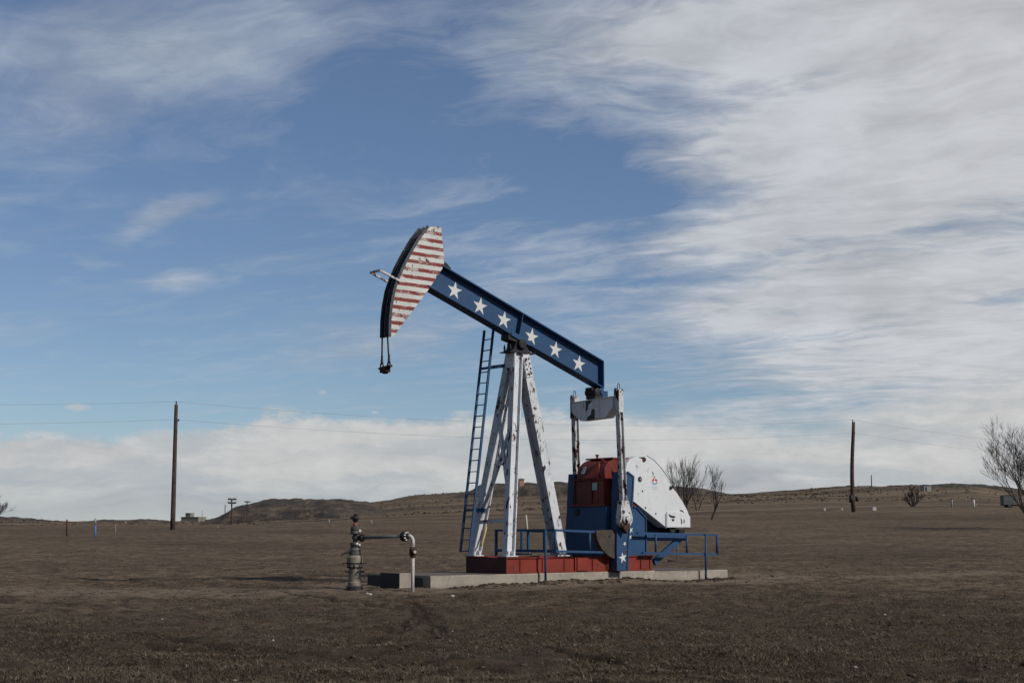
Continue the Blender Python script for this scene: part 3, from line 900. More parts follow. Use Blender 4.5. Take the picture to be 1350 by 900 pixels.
# --- saddle bearing
sb = MB()
cz0 = cap_z + 0.03
uc = cu - 0.02
sb.box((uc - 0.30, -C - 0.19, cz0 + 0.001), (uc + 0.32, -C + 0.19, cz0 + 0.05))
sb.prism([Vector((uc - 0.24, 0, cz0 + .051)), Vector((uc + 0.24, 0, cz0 + .051)), Vector((uc + 0.17, 0, cz0 + 0.20)), Vector((uc - 0.17, 0, cz0 + 0.20))], ext_v, C - 0.17, C + 0.17)
sb.lathe(L(uc, C - 0.27, cz0 + 0.20), [(0.10, 0), (0.13, 0.02), (0.13, 0.12), (0.155, 0.13), (0.155, 0.41), (0.13, 0.42), (0.13, 0.52), (0.10, 0.54)], NV, 20)
sb.prism([Vector((uc - 0.40, 0, zb(uc - 0.40) - 0.003)), Vector((uc + 0.30, 0, zb(uc + 0.30) - 0.003)), Vector((uc + 0.2, 0, cz0 + 0.22)), Vector((uc - 0.22, 0, cz0 + 0.26)), Vector((uc - 0.42, 0, zb(uc - 0.42) - 0.16))], ext_v, C - 0.16, C + 0.16)
for s_ in (-0.32, 0.25):
    for vv in (-0.12, 0.12):
        sb.lathe(L(uc + s_, C + vv, cz0 + 0.04), [(0.03, 0), (0.03, 0.10), (0.018, 0.105), (0.018, 0.15)], NZ, 6)
sb.build('saddle_bearing', M['black'], JACK, bevel=0.006)

# --- horse head
hv = C + 0.15
edge_px = [(564.8, 300.2), (553.6, 314.2), (542.6, 332.6), (533, 350.9), (526.2, 366), (520.5, 382.9), (516.9, 402.2), (514.9, 421.8), (514.4, 443.8)]
E_ = [uvz(x, y, hv) for x, y in edge_px]
back = [uvz(x, y, hv) for x, y in ((518.5, 443), (524, 436), (563, 384), (583.5, 353), (585, 349), (584.2, 330), (581.2, 299.5), (569, 298.2))]
hh = MB()
for s_ in (1, -1):
    c0 = C + s_ * 0.15
    hh.prism(E_ + back, ext_v, c0 - 0.012, c0 + 0.012)
ring = E_ + back
inner = MB()
gc = sum(ring, Vector()) / len(ring)
hh.mi = 1
hh.prism([gc + (p - gc) * 0.965 for p in ring], ext_v, C - 0.1375, C + 0.1375)
hh.mi = 0
head = hh.build('horse_head', [M['flag'], M['white']], JACK)
tk = MB()
outer = []
for i, p in enumerate(E_):
    a = E_[max(i - 1, 0)]; b_ = E_[min(i + 1, len(E_) - 1)]
    d = (b_ - a).normalized(); n = Vector((d.z, 0, -d.x))
    if n.x > 0: n = -n
    outer.append(n)
# smooth the arc
Ef = []; Nf = []
for i in range(len(E_) - 1):
    for k in range(4):
        t_ = k / 4; Ef.append(E_[i].lerp(E_[i + 1], t_)); Nf.append(outer[i].lerp(outer[i + 1], t_).normalized())
Ef.append(E_[-1]); Nf.append(outer[-1])


def track(mb, v0, v1, d0, d1):
    rings = []
    for p, n in zip(Ef, Nf):
        a = p + n * d0; b_ = p + n * d1
        rings.append([Vector((a.x, -v0, a.z)), Vector((a.x, -v1, a.z)), Vector((b_.x, -v1, b_.z)), Vector((b_.x, -v0, b_.z))])
    mb.loft(rings)


track(tk, C - 0.17, C + 0.17, 0.002, 0.03)
track(tk, C - 0.19, C - 0.165, 0.0, 0.075); track(tk, C + 0.165, C + 0.19, 0.0, 0.075)
track(tk, C - 0.012, C + 0.012, 0.031, 0.06)
tk.build('rope_track', M['track'], head)
bl2 = empty('bridle'); bl2.parent = JACK
hang_c = uvz(508, 484, C)
ends = []
for s_ in (1, -1):
    v_ = C + s_ * 0.115
    rp = MB(); pts = [Vector((p.x + n.x * 0.052, -v_, p.z + n.z * 0.052)) for p, n in zip(Ef, Nf)][2:]
    last = pts[-1]
    he = Vector((hang_c.x + 0.0, -(C + s_ * 0.15), hang_c.z + 0.10))
    rp.tube(pts + [last.lerp(he, 0.5), he + Vector((0, 0, 0.08))], 0.02, 6); rp.build('rope', M['rope'], bl2)
    so = MB(); so.tube([he + Vector((0, 0, 0.20)), he + Vector((0, 0, 0.02)), he + Vector((0, 0, -0.02))], [0.026, 0.032, 0.034], 8)
    # clevis loop
    lo_ = [he + Vector((0, math.sin(a) * 0.055, -0.06 + math.cos(a) * 0.09)) for a in [k * 2 * math.pi / 12 for k in range(13)]]
    so.tube(lo_, 0.020, 6); so.build('socket', M['black'], bl2)
hb = MB()
hb.obox(hang_c + Vector((0, 0.24, -0.02)), hang_c + Vector((0, -0.24, 0.02)), NZ, 0.10, 0.05)
hb.obox(hang_c + Vector((0, 0.14, -0.07)), hang_c + Vector((0, -0.12, -0.06)), NZ, 0.15, 0.13)
hb.lathe(hang_c + Vector((0, 0, -0.16)), [(0.05, 0), (0.075, 0.01), (0.075, 0.08), (0.05, 0.1)], NZ, 8)
hb.build('carrier_bar', M['rust'], bl2, bevel=0.01)
cf = MB()
vA, vB = C + 0.20, C - 0.20
A0 = uvz(527, 370.5, vA); A1 = uvz(501.2, 356.3, vA); B0 = Vector((A0.x, -vB, A0.z)); B1 = Vector((A1.x, -vB, A1.z))
for a, b_ in ((A0, A1), (A1, B1), (B1, B0)):
    cf.obox(a + (a - b_).normalized() * 0.02, b_ + (b_ - a).normalized() * 0.02, NZ, 0.05, 0.05)
cf.build('rope_guard', M['white_worn'], head)

# --- ladder
ld = empty('ladder'); ld.parent = JACK
vr, vl = -1.20, -1.58
r0 = uvz(619, 727.5, vr); r1 = uvz(650.5, 433.5, vr)
l0 = Vector((r0.x, -vl, r0.z)); l1 = Vector((r1.x, -vl, r1.z))
for a, b_ in ((r0, r1), (l0, l1)):
    q = MB(); q.obox(a, b_, NU, 0.035, 0.065); q.build('side_rail', M['blue'], ld)
for k in range(20):
    t_ = 0.004 + k / 20
    q = MB(); q.obox(r0.lerp(r1, t_), l0.lerp(l1, t_), NU, 0.022, 0.032) if k % 2 else q.tube([r0.lerp(r1, t_), l0.lerp(l1, t_)], 0.016, 6)
    q.build('rung', M['blue'], ld)


def lad(py):
    t_ = (uvz(640, py, vr).z - r0.z) / (r1.z - r0.z); return r0.lerp(r1, t_), l0.lerp(l1, t_)


a_, b_ = lad(484)
q = MB(); lt = ft.lerp(fb, 0.06)
q.obox(a_, Vector((lt.x + 0.05, -(C - 0.05), a_.z + 0.09)), NZ, 0.05, 0.09); q.obox(b_, a_, NZ, 0.05, 0.06); q.build('bracket', M['blue'], ld)
a_, b_ = lad(672); lf = on_leg(0, 671)
q = MB(); q.obox(a_ + Vector((0, 0.03, 0)), Vector((lf.x, lf.y - 0.1, a_.z)), NZ, 0.07, 0.09); q.obox(b_, a_, NZ, 0.05, 0.06); q.build('bracket', M['blue'], ld)

# --- equalizer, its bearing and the two pitmans
vN, vF = 0.36, -1.98
eN = uvz(815.5, 523, vN); eF = uvz(757.5, 532, vF)
ed = (eF - eN).normalized(); ez = Vector((0, 0, 1)); en = ed.cross(ez).normalized()
Ln = (eF - eN).length
eq = MB()
prof = [(0.10, 0.0), (Ln - 0.10, 0.0), (Ln - 0.10, -0.27), (Ln * 0.77, -0.53), (Ln * 0.20, -0.53), (0.10, -0.27)]
rings = [[eN + ed * a + Vector((0, 0, b)) + en * o for a, b in prof] for o in (-0.13, 0.13)]
eq.loft(rings)
eq.obox(eN + ed * 0.10 + Vector((0, 0, 0.012)), eF - ed * 0.10 + Vector((0, 0, 0.012)), NZ, 0.32, 0.022)
for f_ in (0.33, 0.47, 0.63):
    c0 = eN + ed * (Ln * f_)
    eq.obox(c0 + Vector((0, 0, -0.005)), c0 + Vector((0, 0, -0.525)), ed, 0.275, 0.010)
eqo = eq.build('equalizer', M['grey_white'], JACK)
st_ = MB(); mid = eN.lerp(eF, 0.54)
s_side = -1 if en.x > 0 else 1
oo = en * (s_side * 0.134)
st_.loft([[mid + ed * a + Vector((0, 0, b)) + oo * k for a, b in ((0.22, 0.02), (0.24, -0.30), (0.13, -0.22), (0.10, -0.10), (-0.02, -0.06), (-0.16, 0.02))] for k in (0.98, 1.05)])
st_.loft([[mid + ed * a + Vector((0, 0, b)) + oo * k for a, b in ((0.20, -0.53), (-0.24, -0.53), (-0.24, -0.26), (-0.10, -0.24), (-0.04, -0.40), (0.12, -0.44))] for k in (0.98, 1.05)])
st_.build('grease_stain', M['black'], eqo)
eb = MB()
ec = eN.lerp(eF, 0.52) + Vector((0, 0, 0.02))
tb = zb(ec.x) - 0.005
eb.box((ec.x - 0.16, ec.y - 0.17, ec.z + 0.01), (ec.x + 0.14, ec.y + 0.20, ec.z + 0.13))
eb.lathe(Vector((ec.x - 0.06, ec.y + 0.26, ec.z + 0.20)), [(0.07, 0), (0.115, 0.02), (0.115, 0.44), (0.07, 0.46)], NV, 16)
eb.box((ec.x - 0.22, ec.y - 0.10, ec.z + 0.24), (ec.x + 0.10, ec.y + 0.16, zb(ec.x + 0.1) + 0.0))
eb.build('tail_bearing', M['black'], JACK, bevel=0.01)
tlg = MB(); tlg.box((ec.x + 0.11, -C - 0.13, ec.z + 0.05), (ec.x + 0.32, -C + 0.13, zb(ec.x + 0.32) - 0.003))
tlg.box((ec.x + 0.02, -C - 0.17, ec.z + 0.16), (ec.x + 0.125, -C - 0.15, zb(ec.x + 0.13) - 0.003))
tlg.build('tail_lug', M['blue'], JACK)
CR = {}
for name_, top_, pin_v, far in (('near', eN, vN, False), ('far', eF, vF, True)):
    pin = uvz(823, 683, vN)
    if far:
        pin = Vector((pin.x + (eF.x - eN.x) * 0.9, -vF, pin.z))
    CR[name_] = pin
    pm = MB()
    tz = top_ + Vector((0, 0, 0.18))
    lowz = pin + Vector((-0.03, 0, 0.42))
    pm.hbeam(lowz, tz, NU, 0.15, 0.165, 0.022, 0.03)
    # yoke plates at the top
    pm.obox(top_ + Vector((0, 0.09, -0.42)), top_ + Vector((0, 0.09, 0.20)), NV, 0.17, 0.018)
    pm.obox(top_ + Vector((0, -0.09, -0.42)), top_ + Vector((0, -0.09, 0.20)), NV, 0.17, 0.018)
    # teardrop end
    rr = 0.24; pts = []
    for k in range(13):
        a = math.radians(-205 + k * (230 / 12)); pts.append(Vector((pin.x + rr * math.cos(a), 0, pin.z + rr * 1.08 * math.sin(a))))
    pts += [Vector((lowz.x + 0.12, 0, lowz.z + 0.05)), Vector((lowz.x - 0.12, 0, lowz.z + 0.05))]
    pm.prism(pts, ext_v, pin_v - 0.08, pin_v + 0.08)
    po = pm.build('pitman', M['white_worn'], JACK, bevel=0.004)
    rg = MB(); c0 = tz + Vector((0, -0.0, 0.085))
    rg.tube([c0 + Vector((0.075 * math.cos(a), 0.03 * math.cos(a), 0.10 * math.sin(a))) for a in [math.radians(-70 + k * 32) for k in range(11)]], 0.011, 6)
    rg.box((tz.x - 0.13, tz.y - 0.04, tz.z - 0.04), (tz.x - 0.10, tz.y + 0.03, tz.z + 0.05)); rg.box((tz.x + 0.08, tz.y - 0.04, tz.z - 0.04), (tz.x + 0.12, tz.y + 0.03, tz.z + 0.04))
    rg.build('lifting_ring', M['dark_steel'], po)
    pc = MB(); sgn = -1 if far else 1
    pc.lathe(L(pin.x, pin_v + sgn * 0.081, pin.z), [(0.155, 0), (0.155, 0.02), (0.12, 0.045), (0.075, 0.05), (0.075, 0.09), (0.0, 0.092)], NV * sgn, 18)
    pc.build('wrist_pin', M['white_worn'], po)
    if not far:
        for dx, dz, rr in ((-0.10, 0.17, 0.06), (0.10, 0.13, 0.05), (0.13, -0.02, 0.06), (-0.14, -0.06, 0.045)):
            sp = MB(); sp.prism([Vector((pin.x + dx + rr * random.uniform(.6, 1.2) * math.cos(a), 0, pin.z + dz + rr * random.uniform(.6, 1.3) * math.sin(a))) for a in [k * math.pi / 4 for k in range(8)]], ext_v, vN + 0.06, vN + 0.0845)
            sp.build('rust_patch', M['rust'], po)
        gs = MB(); gs.prism([Vector((pin.x - .02, 0, pin.z - .16)), Vector((pin.x + .10, 0, pin.z - .10)), Vector((pin.x + .15, 0, pin.z - .20)), Vector((pin.x + .06, 0, pin.z - .31)), Vector((pin.x + .02, 0, pin.z - .40)), Vector((pin.x - .06, 0, pin.z - .30)), Vector((pin.x - .12, 0, pin.z - .24))], ext_v, vN - 0.05, vN + 0.0835)
        gs.build('grease_streak', M['rust'], po)

# --- cranks
cv0, cv1 = 0.012, 0.262
cpx = [(816, 621.5), (827, 621.8), (835, 628), (833.5, 657), (830, 690), (827.5, 722), (827, 752), (813.5, 752), (813, 722), (813.5, 690), (814.5, 650)]
cpoly = [uvz(x, y, cv1) for x, y in cpx]
for far in (False, True):
    k = MB(); v0, v1 = (cv0, cv1) if not far else (-W - cv1, -W - cv0)
    off = Vector((0, 0, 0)) if not far else Vector((0.12, 0, 0))
    k.prism([p + off for p in cpoly], ext_v, v0, v1)
    inn = [p + off for p in cpoly]
    # raised rim along both long edges
    vo = v1 if not far else v0; sg = 1 if not far else -1
    for i in (1, 2, 3, 4, 5):
        k.obox(inn[i] + NV * (vo + 0.0 - (-inn[i].y)) , inn[i + 1] + NV * (vo - (-inn[i + 1].y)), NV, 0.05, 0.05)
    if not far:
        add_star(k, uvz(821, 735, cv1), 0.16, math.radians(12), cv1 - 0.004, cv1 + 0.008, 1)
        for x, y, r_ in ((831, 698.5, 0.07), (829.5, 707.5, 0.065), (824.5, 716.5, 0.06)):
            p_ = uvz(x, y, 0.0)
        add_star(k, uvz(823.5, 716.5, cv1), 0.07, 0.5, cv1 - 0.004, cv1 + 0.008, 1)
    cr = k.build('crank', [M['blue_chip'], M['star']], JACK, bevel=0.006)
    if not far:
        cw = MB()
        c0 = uvz(812, 697.5, -0.02); ra = 0.94
        arc = [c0] + [Vector((c0.x - ra * math.cos(a), 0, c0.z - ra * 0.86 * math.sin(a))) for a in [math.radians(2 + q * 8.8) for q in range(11)]]
        cw.prism(arc, ext_v, 0.02, 0.20)
        for dx, dz, rr in ((0.30, 0.18, 0.045), (0.08, 0.17, 0.07), (0.13, 0.40, 0.05)):
            cw.mi = 1; cw.lathe(L(c0.x - dx * 1.5, 0.199, c0.z - dz), [(rr, 0), (rr, 0.012), (0, 0.013)], NV, 12); cw.mi = 0
        cw.build('counterweight', [M['brown'], M['black']], cr, bevel=0.01)

# --- gear reducer and its stand
gu0 = uvz(800, 690, -0.02).x
gu1 = uvz(852, 690, -0.0).x
gz1 = uvz(790, 667, -0.2).z; pz1 = uvz(832, 668, 0.0).z; pz2 = uvz(852, 682, 0.0).z; pu1 = uvz(839, 669, 0).x
sd = MB()
gs_u = gu0 + 0.02
sd.prism([Vector((gu0 - 0.04, 0, ZT + .002)), Vector((gu1 + 0.0, 0, ZT + .002)), Vector((gu1, 0, pz2)), Vector((pu1, 0, pz1)), Vector((gs_u + 0.7, 0, pz1)), Vector((gs_u + 0.66, 0, gz1)), Vector((gu0 + 0.01, 0, gz1)), Vector((gu0 - 0.06, 0, (gz1 + ZT) / 2))], ext_v, -W + 0.01, -0.03)
# frame lip on the near side panel
lip = [Vector((gu0 + 1.0, 0, pz1)), Vector((pu1, 0, pz1)), Vector((gu1, 0, pz2)), Vector((gu1, 0, ZT + 0.03))]
for a, b_ in zip(lip[:-1], lip[1:]):
    sd.obox(Vector((a.x, 0.02, a.z)), Vector((b_.x, 0.02, b_.z)), NV, 0.035, 0.05)
for x, y, r_ in ((831.5, 698.5, 0.10), (830.5, 707.5, 0.085), (845, 0, 0)):
    if r_:
        add_star(sd, uvz(x, y, -0.028), r_, 0.3, -0.032, -0.018, 1)
sd.build('reducer_stand', [M['blue'], M['star']], JACK, bevel=0.008)
ho = MB(); hc = uvz(770.5, 675, -W + 0.5)
ho.lathe(L(gu0 - 0.062 + 0.03, -1.18, uvz(770, 675, -1.18).z), [(0.0, -0.02), (0.085, -0.018), (0.095, 0.0), (0.0, 0.001)], -NU, 18); ho.build('inspection_hole', M['black'], JACK)

gb = MB()
gv0, gv1 = -1.30, -0.16
gbu = gu0 + 0.04
zs = uvz(768, 632.5, gv0).z; zt_ = uvz(792, 606, C).z
gdep = 1.25
# lower case
gb.mi = 1
gb.box((gbu - 0.01, -gv1 - 0.03, gz1 + 0.071), (gbu + gdep, -gv0 + 0.03, zs - 0.041))
gb.box((gbu - 0.08, -gv1 - 0.06, gz1 + 0.003), (gbu + gdep + 0.06, -gv0 + 0.14, gz1 + 0.07))
gb.mi = 0
gb.box((gbu - 0.04, -gv1 - 0.04, zs - 0.04), (gbu + gdep + 0.04, -gv0 + 0.05, zs + 0.01))
# rounded upper case, its axis across the machine
gb.mi = 1
pr = [Vector((gbu + 0.02, 0, zs + 0.011))]
for k in range(10):
    a = math.radians(180 - k * 10); pr.append(Vector((gbu + 0.02 + 0.52 + 0.52 * math.cos(a), 0, zs + 0.06 + (zt_ - zs - 0.06) * math.sin(a))))
pr += [Vector((gbu + 0.85, 0, zt_)), Vector((gbu + 1.15, 0, zt_ - 0.12)), Vector((gbu + 1.24, 0, zs + 0.02))]
gb.sm = False
gb.prism(pr, ext_v, gv0 + 0.04, gv1 - 0.04)
gb.mi = 0
gb.box((gbu + 0.36, -gv1 + 0.02, zt_ + 0.002), (gbu + 0.98, -gv0 - 0.04, zt_ + 0.045))
gb.lathe(L(gbu + 0.45, C - 0.08, zt_ + 0.045), [(0.03, 0), (0.03, 0.05), (0.05, 0.055), (0.05, 0.10), (0, 0.11)], NZ, 10)
# ribs and the pyramid-shaped front gusset
apex = Vector((gbu + 0.16, -C - 0.30, zt_ - 0.03)); bz = zs + 0.012
p3_ = [Vector((gbu - 0.12, -C - 0.02, bz)), Vector((gbu - 0.04, -C - 0.50, bz)), Vector((gbu + 0.3, -C - 0.46, bz)), Vector((gbu + 0.3, -C + 0.10, bz))]
vs = [gb.b.verts.new(p) for p in p3_]; va = gb.b.verts.new(apex)
gb._f(vs)
for i in range(4): gb._f((vs[i], vs[(i + 1) % 4], va))
gb.obox(apex + Vector((0.05, -0.05, 0.03)), Vector((gbu + 0.42, -gv1 - 0.03, zs + 0.12)), NZ, 0.10, 0.05)
for vv in (gv1 + 0.01, -0.62, gv0 - 0.0):
    gb.box((gbu - 0.045, -vv - 0.012, gz1 + 0.072), (gbu - 0.012, -vv + 0.012, zs - 0.042))
gb.lathe(L(gbu + 0.62, gv1 - 0.05, zs - 0.02), [(0.26, 0), (0.26, 0.10), (0.20, 0.12), (0.11, 0.125), (0.11, 0.26)], NV, 20)
gb.lathe(L(gbu + 0.62, gv0 + 0.05, zs - 0.02), [(0.26, 0), (0.26, 0.10), (0.20, 0.12), (0.11, 0.125), (0.11, 0.36)], -NV, 20)
for k in range(9):
    gb.lathe(L(gbu - 0.041, gv1 - 0.06 - k * 0.132, zs - 0.018), [(0.016, 0), (0.016, 0.02), (0, 0.021)], -NU, 6)
gbo = gb.build('gearbox', [M['gear_red'], M['gear_dirt']], JACK, bevel=0.006)
npl = MB(); c0 = L(gbu - 0.022 + 0.05, -0.62 + 0.2, (zs + gz1) / 2 + 0.16)
npl.box((c0.x - 0.062, c0.y - 0.02, c0.z - 0.09), (c0.x - 0.022, c0.y + 0.17, c0.z + 0.11)); npl.build('name_plate', M['plate'], gbo)
npl = MB(); a = math.radians(158); cc = Vector((gbu + 0.02 + 0.52 + 0.535 * math.cos(a), -C + 0.2, zs + 0.06 + (zt_ - zs - 0.03) * math.sin(a)))
npl.obox(cc + Vector((-0.045, 0, -0.10)), cc + Vector((0.055, 0, 0.10)), Vector((-1, 0, 0.5)), 0.11, 0.012); npl.build('name_plate', M['plate'], gbo)

# --- belt guard
gv = -0.05; gt = 0.36
gpx = [(826, 611), (830, 606), (837, 602), (845, 600.5), (852, 602), (858, 607.5), (866.7, 618), (876, 629.5), (884, 639), (893, 650.5), (900, 661), (906, 672), (909.3, 681), (909.8, 695.2), (878.5, 695.2), (834, 659.5), (822, 650)]
gp_ = [uvz(x, y, gv) for x, y in gpx]
gd = MB(); gd.prism(gp_, ext_v, gv - gt, gv)
gd.prism([uvz(x, y, gv) for x, y in ((878.6, 694.8), (909.6, 694.8), (909.4, 681), (905, 674), (878.6, 674))], ext_v, gv + 0.002, gv + 0.02)
for x0, y0, x1, y1 in ((878, 696, 878, 676),):
    gd.obox(uvz(x0, y0, gv + .02), uvz(x1, y1, gv + .02), NV, 0.02, 0.02)
gdo = gd.build('belt_guard', M['white_clean'], JACK, bevel=0.012)
for poly in ([(880.5, 677), (884, 679), (889, 680), (889.5, 682), (886, 682.5), (882, 681)], [(884.5, 684), (888, 683.5), (888.5, 686), (886, 687)],
             [(896.5, 682), (898.3, 685), (898.8, 689), (897, 691.5), (897.2, 687)], [(901, 683), (902, 686), (901.3, 690), (900.3, 688)],
             [(896, 671.5), (899, 672.5), (901.2, 675), (900.4, 675.4), (898, 673.2)]):
    ch = MB(); ch.prism([uvz(x, y, gv) for x, y in poly], ext_v, gv + 0.012, gv + 0.0235); ch.build('bare_patch', M['black'], gdo)
for x, y, r_ in ((838.8, 613.8, .018), (847, 647, .03), (841, 650.5, .016), (851, 669, .03), (864.5, 677, .028), (857, 671, 0.012)):
    ch = MB(); ch.lathe(L(uvz(x, y, gv).x, gv - 0.004, uvz(x, y, gv).z), [(r_, 0), (r_, 0.007), (0, 0.008)], NV, 8); ch.build('bare_patch', M['black'], gdo)
hol = MB(); c0 = uvz(843.5, 631.5, gv)
hol.lathe(L(c0.x, gv, c0.z), [(0.075, 0), (0.075, 0.008), (0.0, 0.009)], NV, 20); hol.build('sight_hole', M['black'], gdo)
hol = MB(); hol.lathe(L(c0.x + 0.012, gv + 0.0095, c0.z - 0.0), [(0.03, 0), (0.03, 0.01), (0.0, 0.012)], NV, 12); hol.build('shaft_end', M['tin'], gdo)
cap_ = MB(); c1 = uvz(849, 605.5, gv)
cap_.lathe(L(c1.x, gv, c1.z), [(0.065, 0), (0.065, 0.02), (0.03, 0.03), (0, 0.031)], NV, 10); cap_.prism([c1 + Vector((-0.22, 0, 0.055)), c1 + Vector((0.02, 0, 0.075)), c1 + Vector((0.0, 0, -0.01)), c1 + Vector((-0.10, 0, 0.03))], ext_v, gv + 0.001, gv + 0.008); cap_.build('rusty_boss', M['rust'], gdo)
# small oval emblem with a torch on top and two lines of lettering too small to read
em = MB(); e0 = uvz(863, 634.5, gv)


def ell(mb, cx, cz, rx, rz, a0, a1, v0, v1, mi, n=16, inner=0.0):
    mb.mi = mi
    A = [math.radians(a0 + (a1 - a0) * k / n) for k in range(n + 1)]
    o_ = [Vector((cx + rx * math.cos(a), 0, cz + rz * math.sin(a))) for a in A]
    i_ = [Vector((cx + rx * inner * math.cos(a), 0, cz + rz * inner * math.sin(a))) for a in A]
    for k in range(n):
        mb.prism([i_[k], o_[k], o_[k + 1], i_[k + 1]] if inner else [Vector((cx, 0, cz)), o_[k], o_[k + 1]], ext_v, v0, v1)


ell(em, e0.x, e0.z, 0.115, 0.085, 8, 78, gv, gv + 0.005, 0, 8, 0.35); ell(em, e0.x, e0.z, 0.115, 0.085, 102, 172, gv, gv + 0.005, 0, 8, 0.35)
ell(em, e0.x, e0.z, 0.115, 0.085, 188, 352, gv, gv + 0.005, 1, 14, 0.6)
ell(em, e0.x, e0.z + 0.115, 0.02, 0.03, 0, 360, gv, gv + 0.005, 0, 10)
em.mi = 3
em.prism([Vector((e0.x + a * 0.135, 0, e0.z + b)) for a, b in ((-1, -.215), (1, -.215), (1, 0.09), (.3, .155), (-.3, .155), (-1, .09))], ext_v, gv - 0.002, gv + 0.0025)
em.mi = 2
x_ = -0.12
for w_ in (.018, .014, .014, .018, .010, .016, .014, .018, .012, .014):
    em.box((e0.x + x_, -gv - 0.004, e0.z - 0.155), (e0.x + x_ + w_, -gv, e0.z - 0.135)); x_ += w_ + 0.009
x_ = -0.06
for w_ in (.016, .014, .018, .012, .014, .012):
    em.box((e0.x + x_, -gv - 0.004, e0.z - 0.205), (e0.x + x_ + w_, -gv, e0.z - 0.187)); x_ += w_ + 0.008
em.build('emblem', [M['decal_red'], M['decal_blue'], M['decal_grey'], M['white_clean']], gdo)
cbl = MB(); cbl.tube([uvz(x, y, gv - 0.30) for x, y in ((853, 600.5), (862, 606), (872, 617), (880, 628), (888, 640), (893, 651))], 0.012, 5); cbl.build('cable', M['wire'], gdo)
kb = MB(); kk = uvz(884, 642.5, gv); kb.lathe(L(kk.x, gv - 0.05, kk.z), [(0.05, 0), (0.05, 0.09), (0, 0.1)], NV, 8); kb.build('hinge', M['black'], gdo)

# --- prime mover and its platform
pf = MB(); pv = -0.06
a0, a1 = uvz(852, 703.5, pv), uvz(906, 703.5, pv)
z0, z1 = uvz(875, 712.5, pv).z, uvz(875, 703.3, pv).z
ue = uvz(905, 705, pv).x
for vv in (pv, -W + 0.1):
    a, b_ = (vv - 0.02, vv); pf.box((gu1 + 0.03, -b_, z0 + 0.02), (ue, -a, z1 - 0.02))
    s_ = 1
    pf.box((gu1 + 0.03, -vv - 0.001, z1 - 0.02), (ue, -vv + 0.10, z1)); pf.box((gu1 + 0.03, -vv - 0.001, z0), (ue, -vv + 0.10, z0 + 0.018))
for u_ in (gu1 + 0.1, (gu1 + ue) / 2, ue - 0.06):
    pf.box((u_, 0.17, z0 + 0.02), (u_ + 0.05, W - 0.12, z1 - 0.03))
pb0 = uvz(863.5, 741, pv); pb1 = uvz(899, 708.5, pv)
for vv in (pv, -W + 0.1):
    pf.obox(L(pb0.x, vv - 0.05, pb0.z), L(pb1.x, vv - 0.05, pb1.z), NV, 0.16, 0.09)
pf.build('motor_platform', M['blue'], JACK)
mt = MB()
mt.prism([uvz(x, y, pv - 0.3) for x, y in ((842, 668), (846, 667), (878, 693), (895, 700), (895, 703), (850, 703))], ext_v, -1.2, -0.42)
mt.box((ue - 0.55, 0.5, z1 + 0.003), (ue - 0.05, 1.1, z1 + 0.16))
mt.lathe(L(ue - 0.5, -0.1, z1 + 0.15), [(0.13, 0), (0.13, 0.5), (0.06, 0.52)], -NV, 14)
mt.box((ue - 0.25, 0.10, z1 - 0.0 + 0.003), (ue - 0.02, 0.35, z1 + 0.13))
mt.build('motor', M['black'], JACK, bevel=0.01)
hn = MB(); hn.tube([uvz(893.5, 711, -1.2), uvz(893, 738.5, -1.2), uvz(881, 738.5, -1.2)], 0.03, 6); hn.build('brake_pipe', M['dark_steel'], JACK)

# ------------------------------------------------------------------ concrete base
CB = empty('concrete_pad', O, TH, label='long low weathered concrete slab under the pump jack', cat='concrete pad')
ua = uvz(567, 765, 0.0).x; ub = uvz(960.5, 753, 0.03).x
c_ = MB()


def wavy(mb, u0, u1, v0, v1, z0, z1, step=0.35, amp=0.012):
    n = max(2, int((u1 - u0) / step)); rings = []
    for i in range(n + 1):
        u = u0 + (u1 - u0) * i / n
        a = random.uniform(-amp, amp); b = random.uniform(-amp, amp)
        rings.append([L(u, v1 + a, z0), L(u, v1 + a * 0.6, z1 - 0.03 + b * .3), L(u, v1 - 0.03 + b * 0.5, z1), L(u, v0, z1), L(u, v0, z0)])
    mb.loft(rings)


usp = uvz(863, 750, 0.0).x
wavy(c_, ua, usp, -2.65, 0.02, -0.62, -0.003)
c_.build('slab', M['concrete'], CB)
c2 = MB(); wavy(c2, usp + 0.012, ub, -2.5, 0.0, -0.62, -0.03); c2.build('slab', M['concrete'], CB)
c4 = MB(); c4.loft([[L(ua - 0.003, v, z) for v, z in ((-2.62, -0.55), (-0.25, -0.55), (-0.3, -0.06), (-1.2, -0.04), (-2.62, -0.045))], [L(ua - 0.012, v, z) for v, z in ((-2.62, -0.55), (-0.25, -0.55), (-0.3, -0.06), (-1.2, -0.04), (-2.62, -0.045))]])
c4.build('end_face_shade', M['concrete_dark'], CB)  # shade of the slab's end face, painted as a dark sheet
# separate block in front of its end
q_ = gp(527, 779); bx = at(526.5, 776.5, 33.6)
blk = MB(); blk.box((0, 0, -0.25), (0.36, 0.80, 0.315)); 
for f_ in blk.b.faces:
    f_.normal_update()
    c__ = f_.calc_center_median(); f_.material_index = 1 if c__.x < 0.01 else 0  # nose-side face gets the dark concrete: shade and stain in its colour
bo = blk.build('concrete_block', [M['concrete'], M['concrete_dark']], None, bevel=0.015, label='small square concrete block between the wellhead and the slab end', cat='concrete block')
bo.location = (bx.x, bx.y, gz(bx.x, bx.y) + 0.03); bo.rotation_euler = (0, 0, TH + math.radians(0))

# ------------------------------------------------------------------ safety railing
RA = empty('safety_railing', O, TH, label='blue pipe safety railing around the cranks of the pump jack', cat='railing')


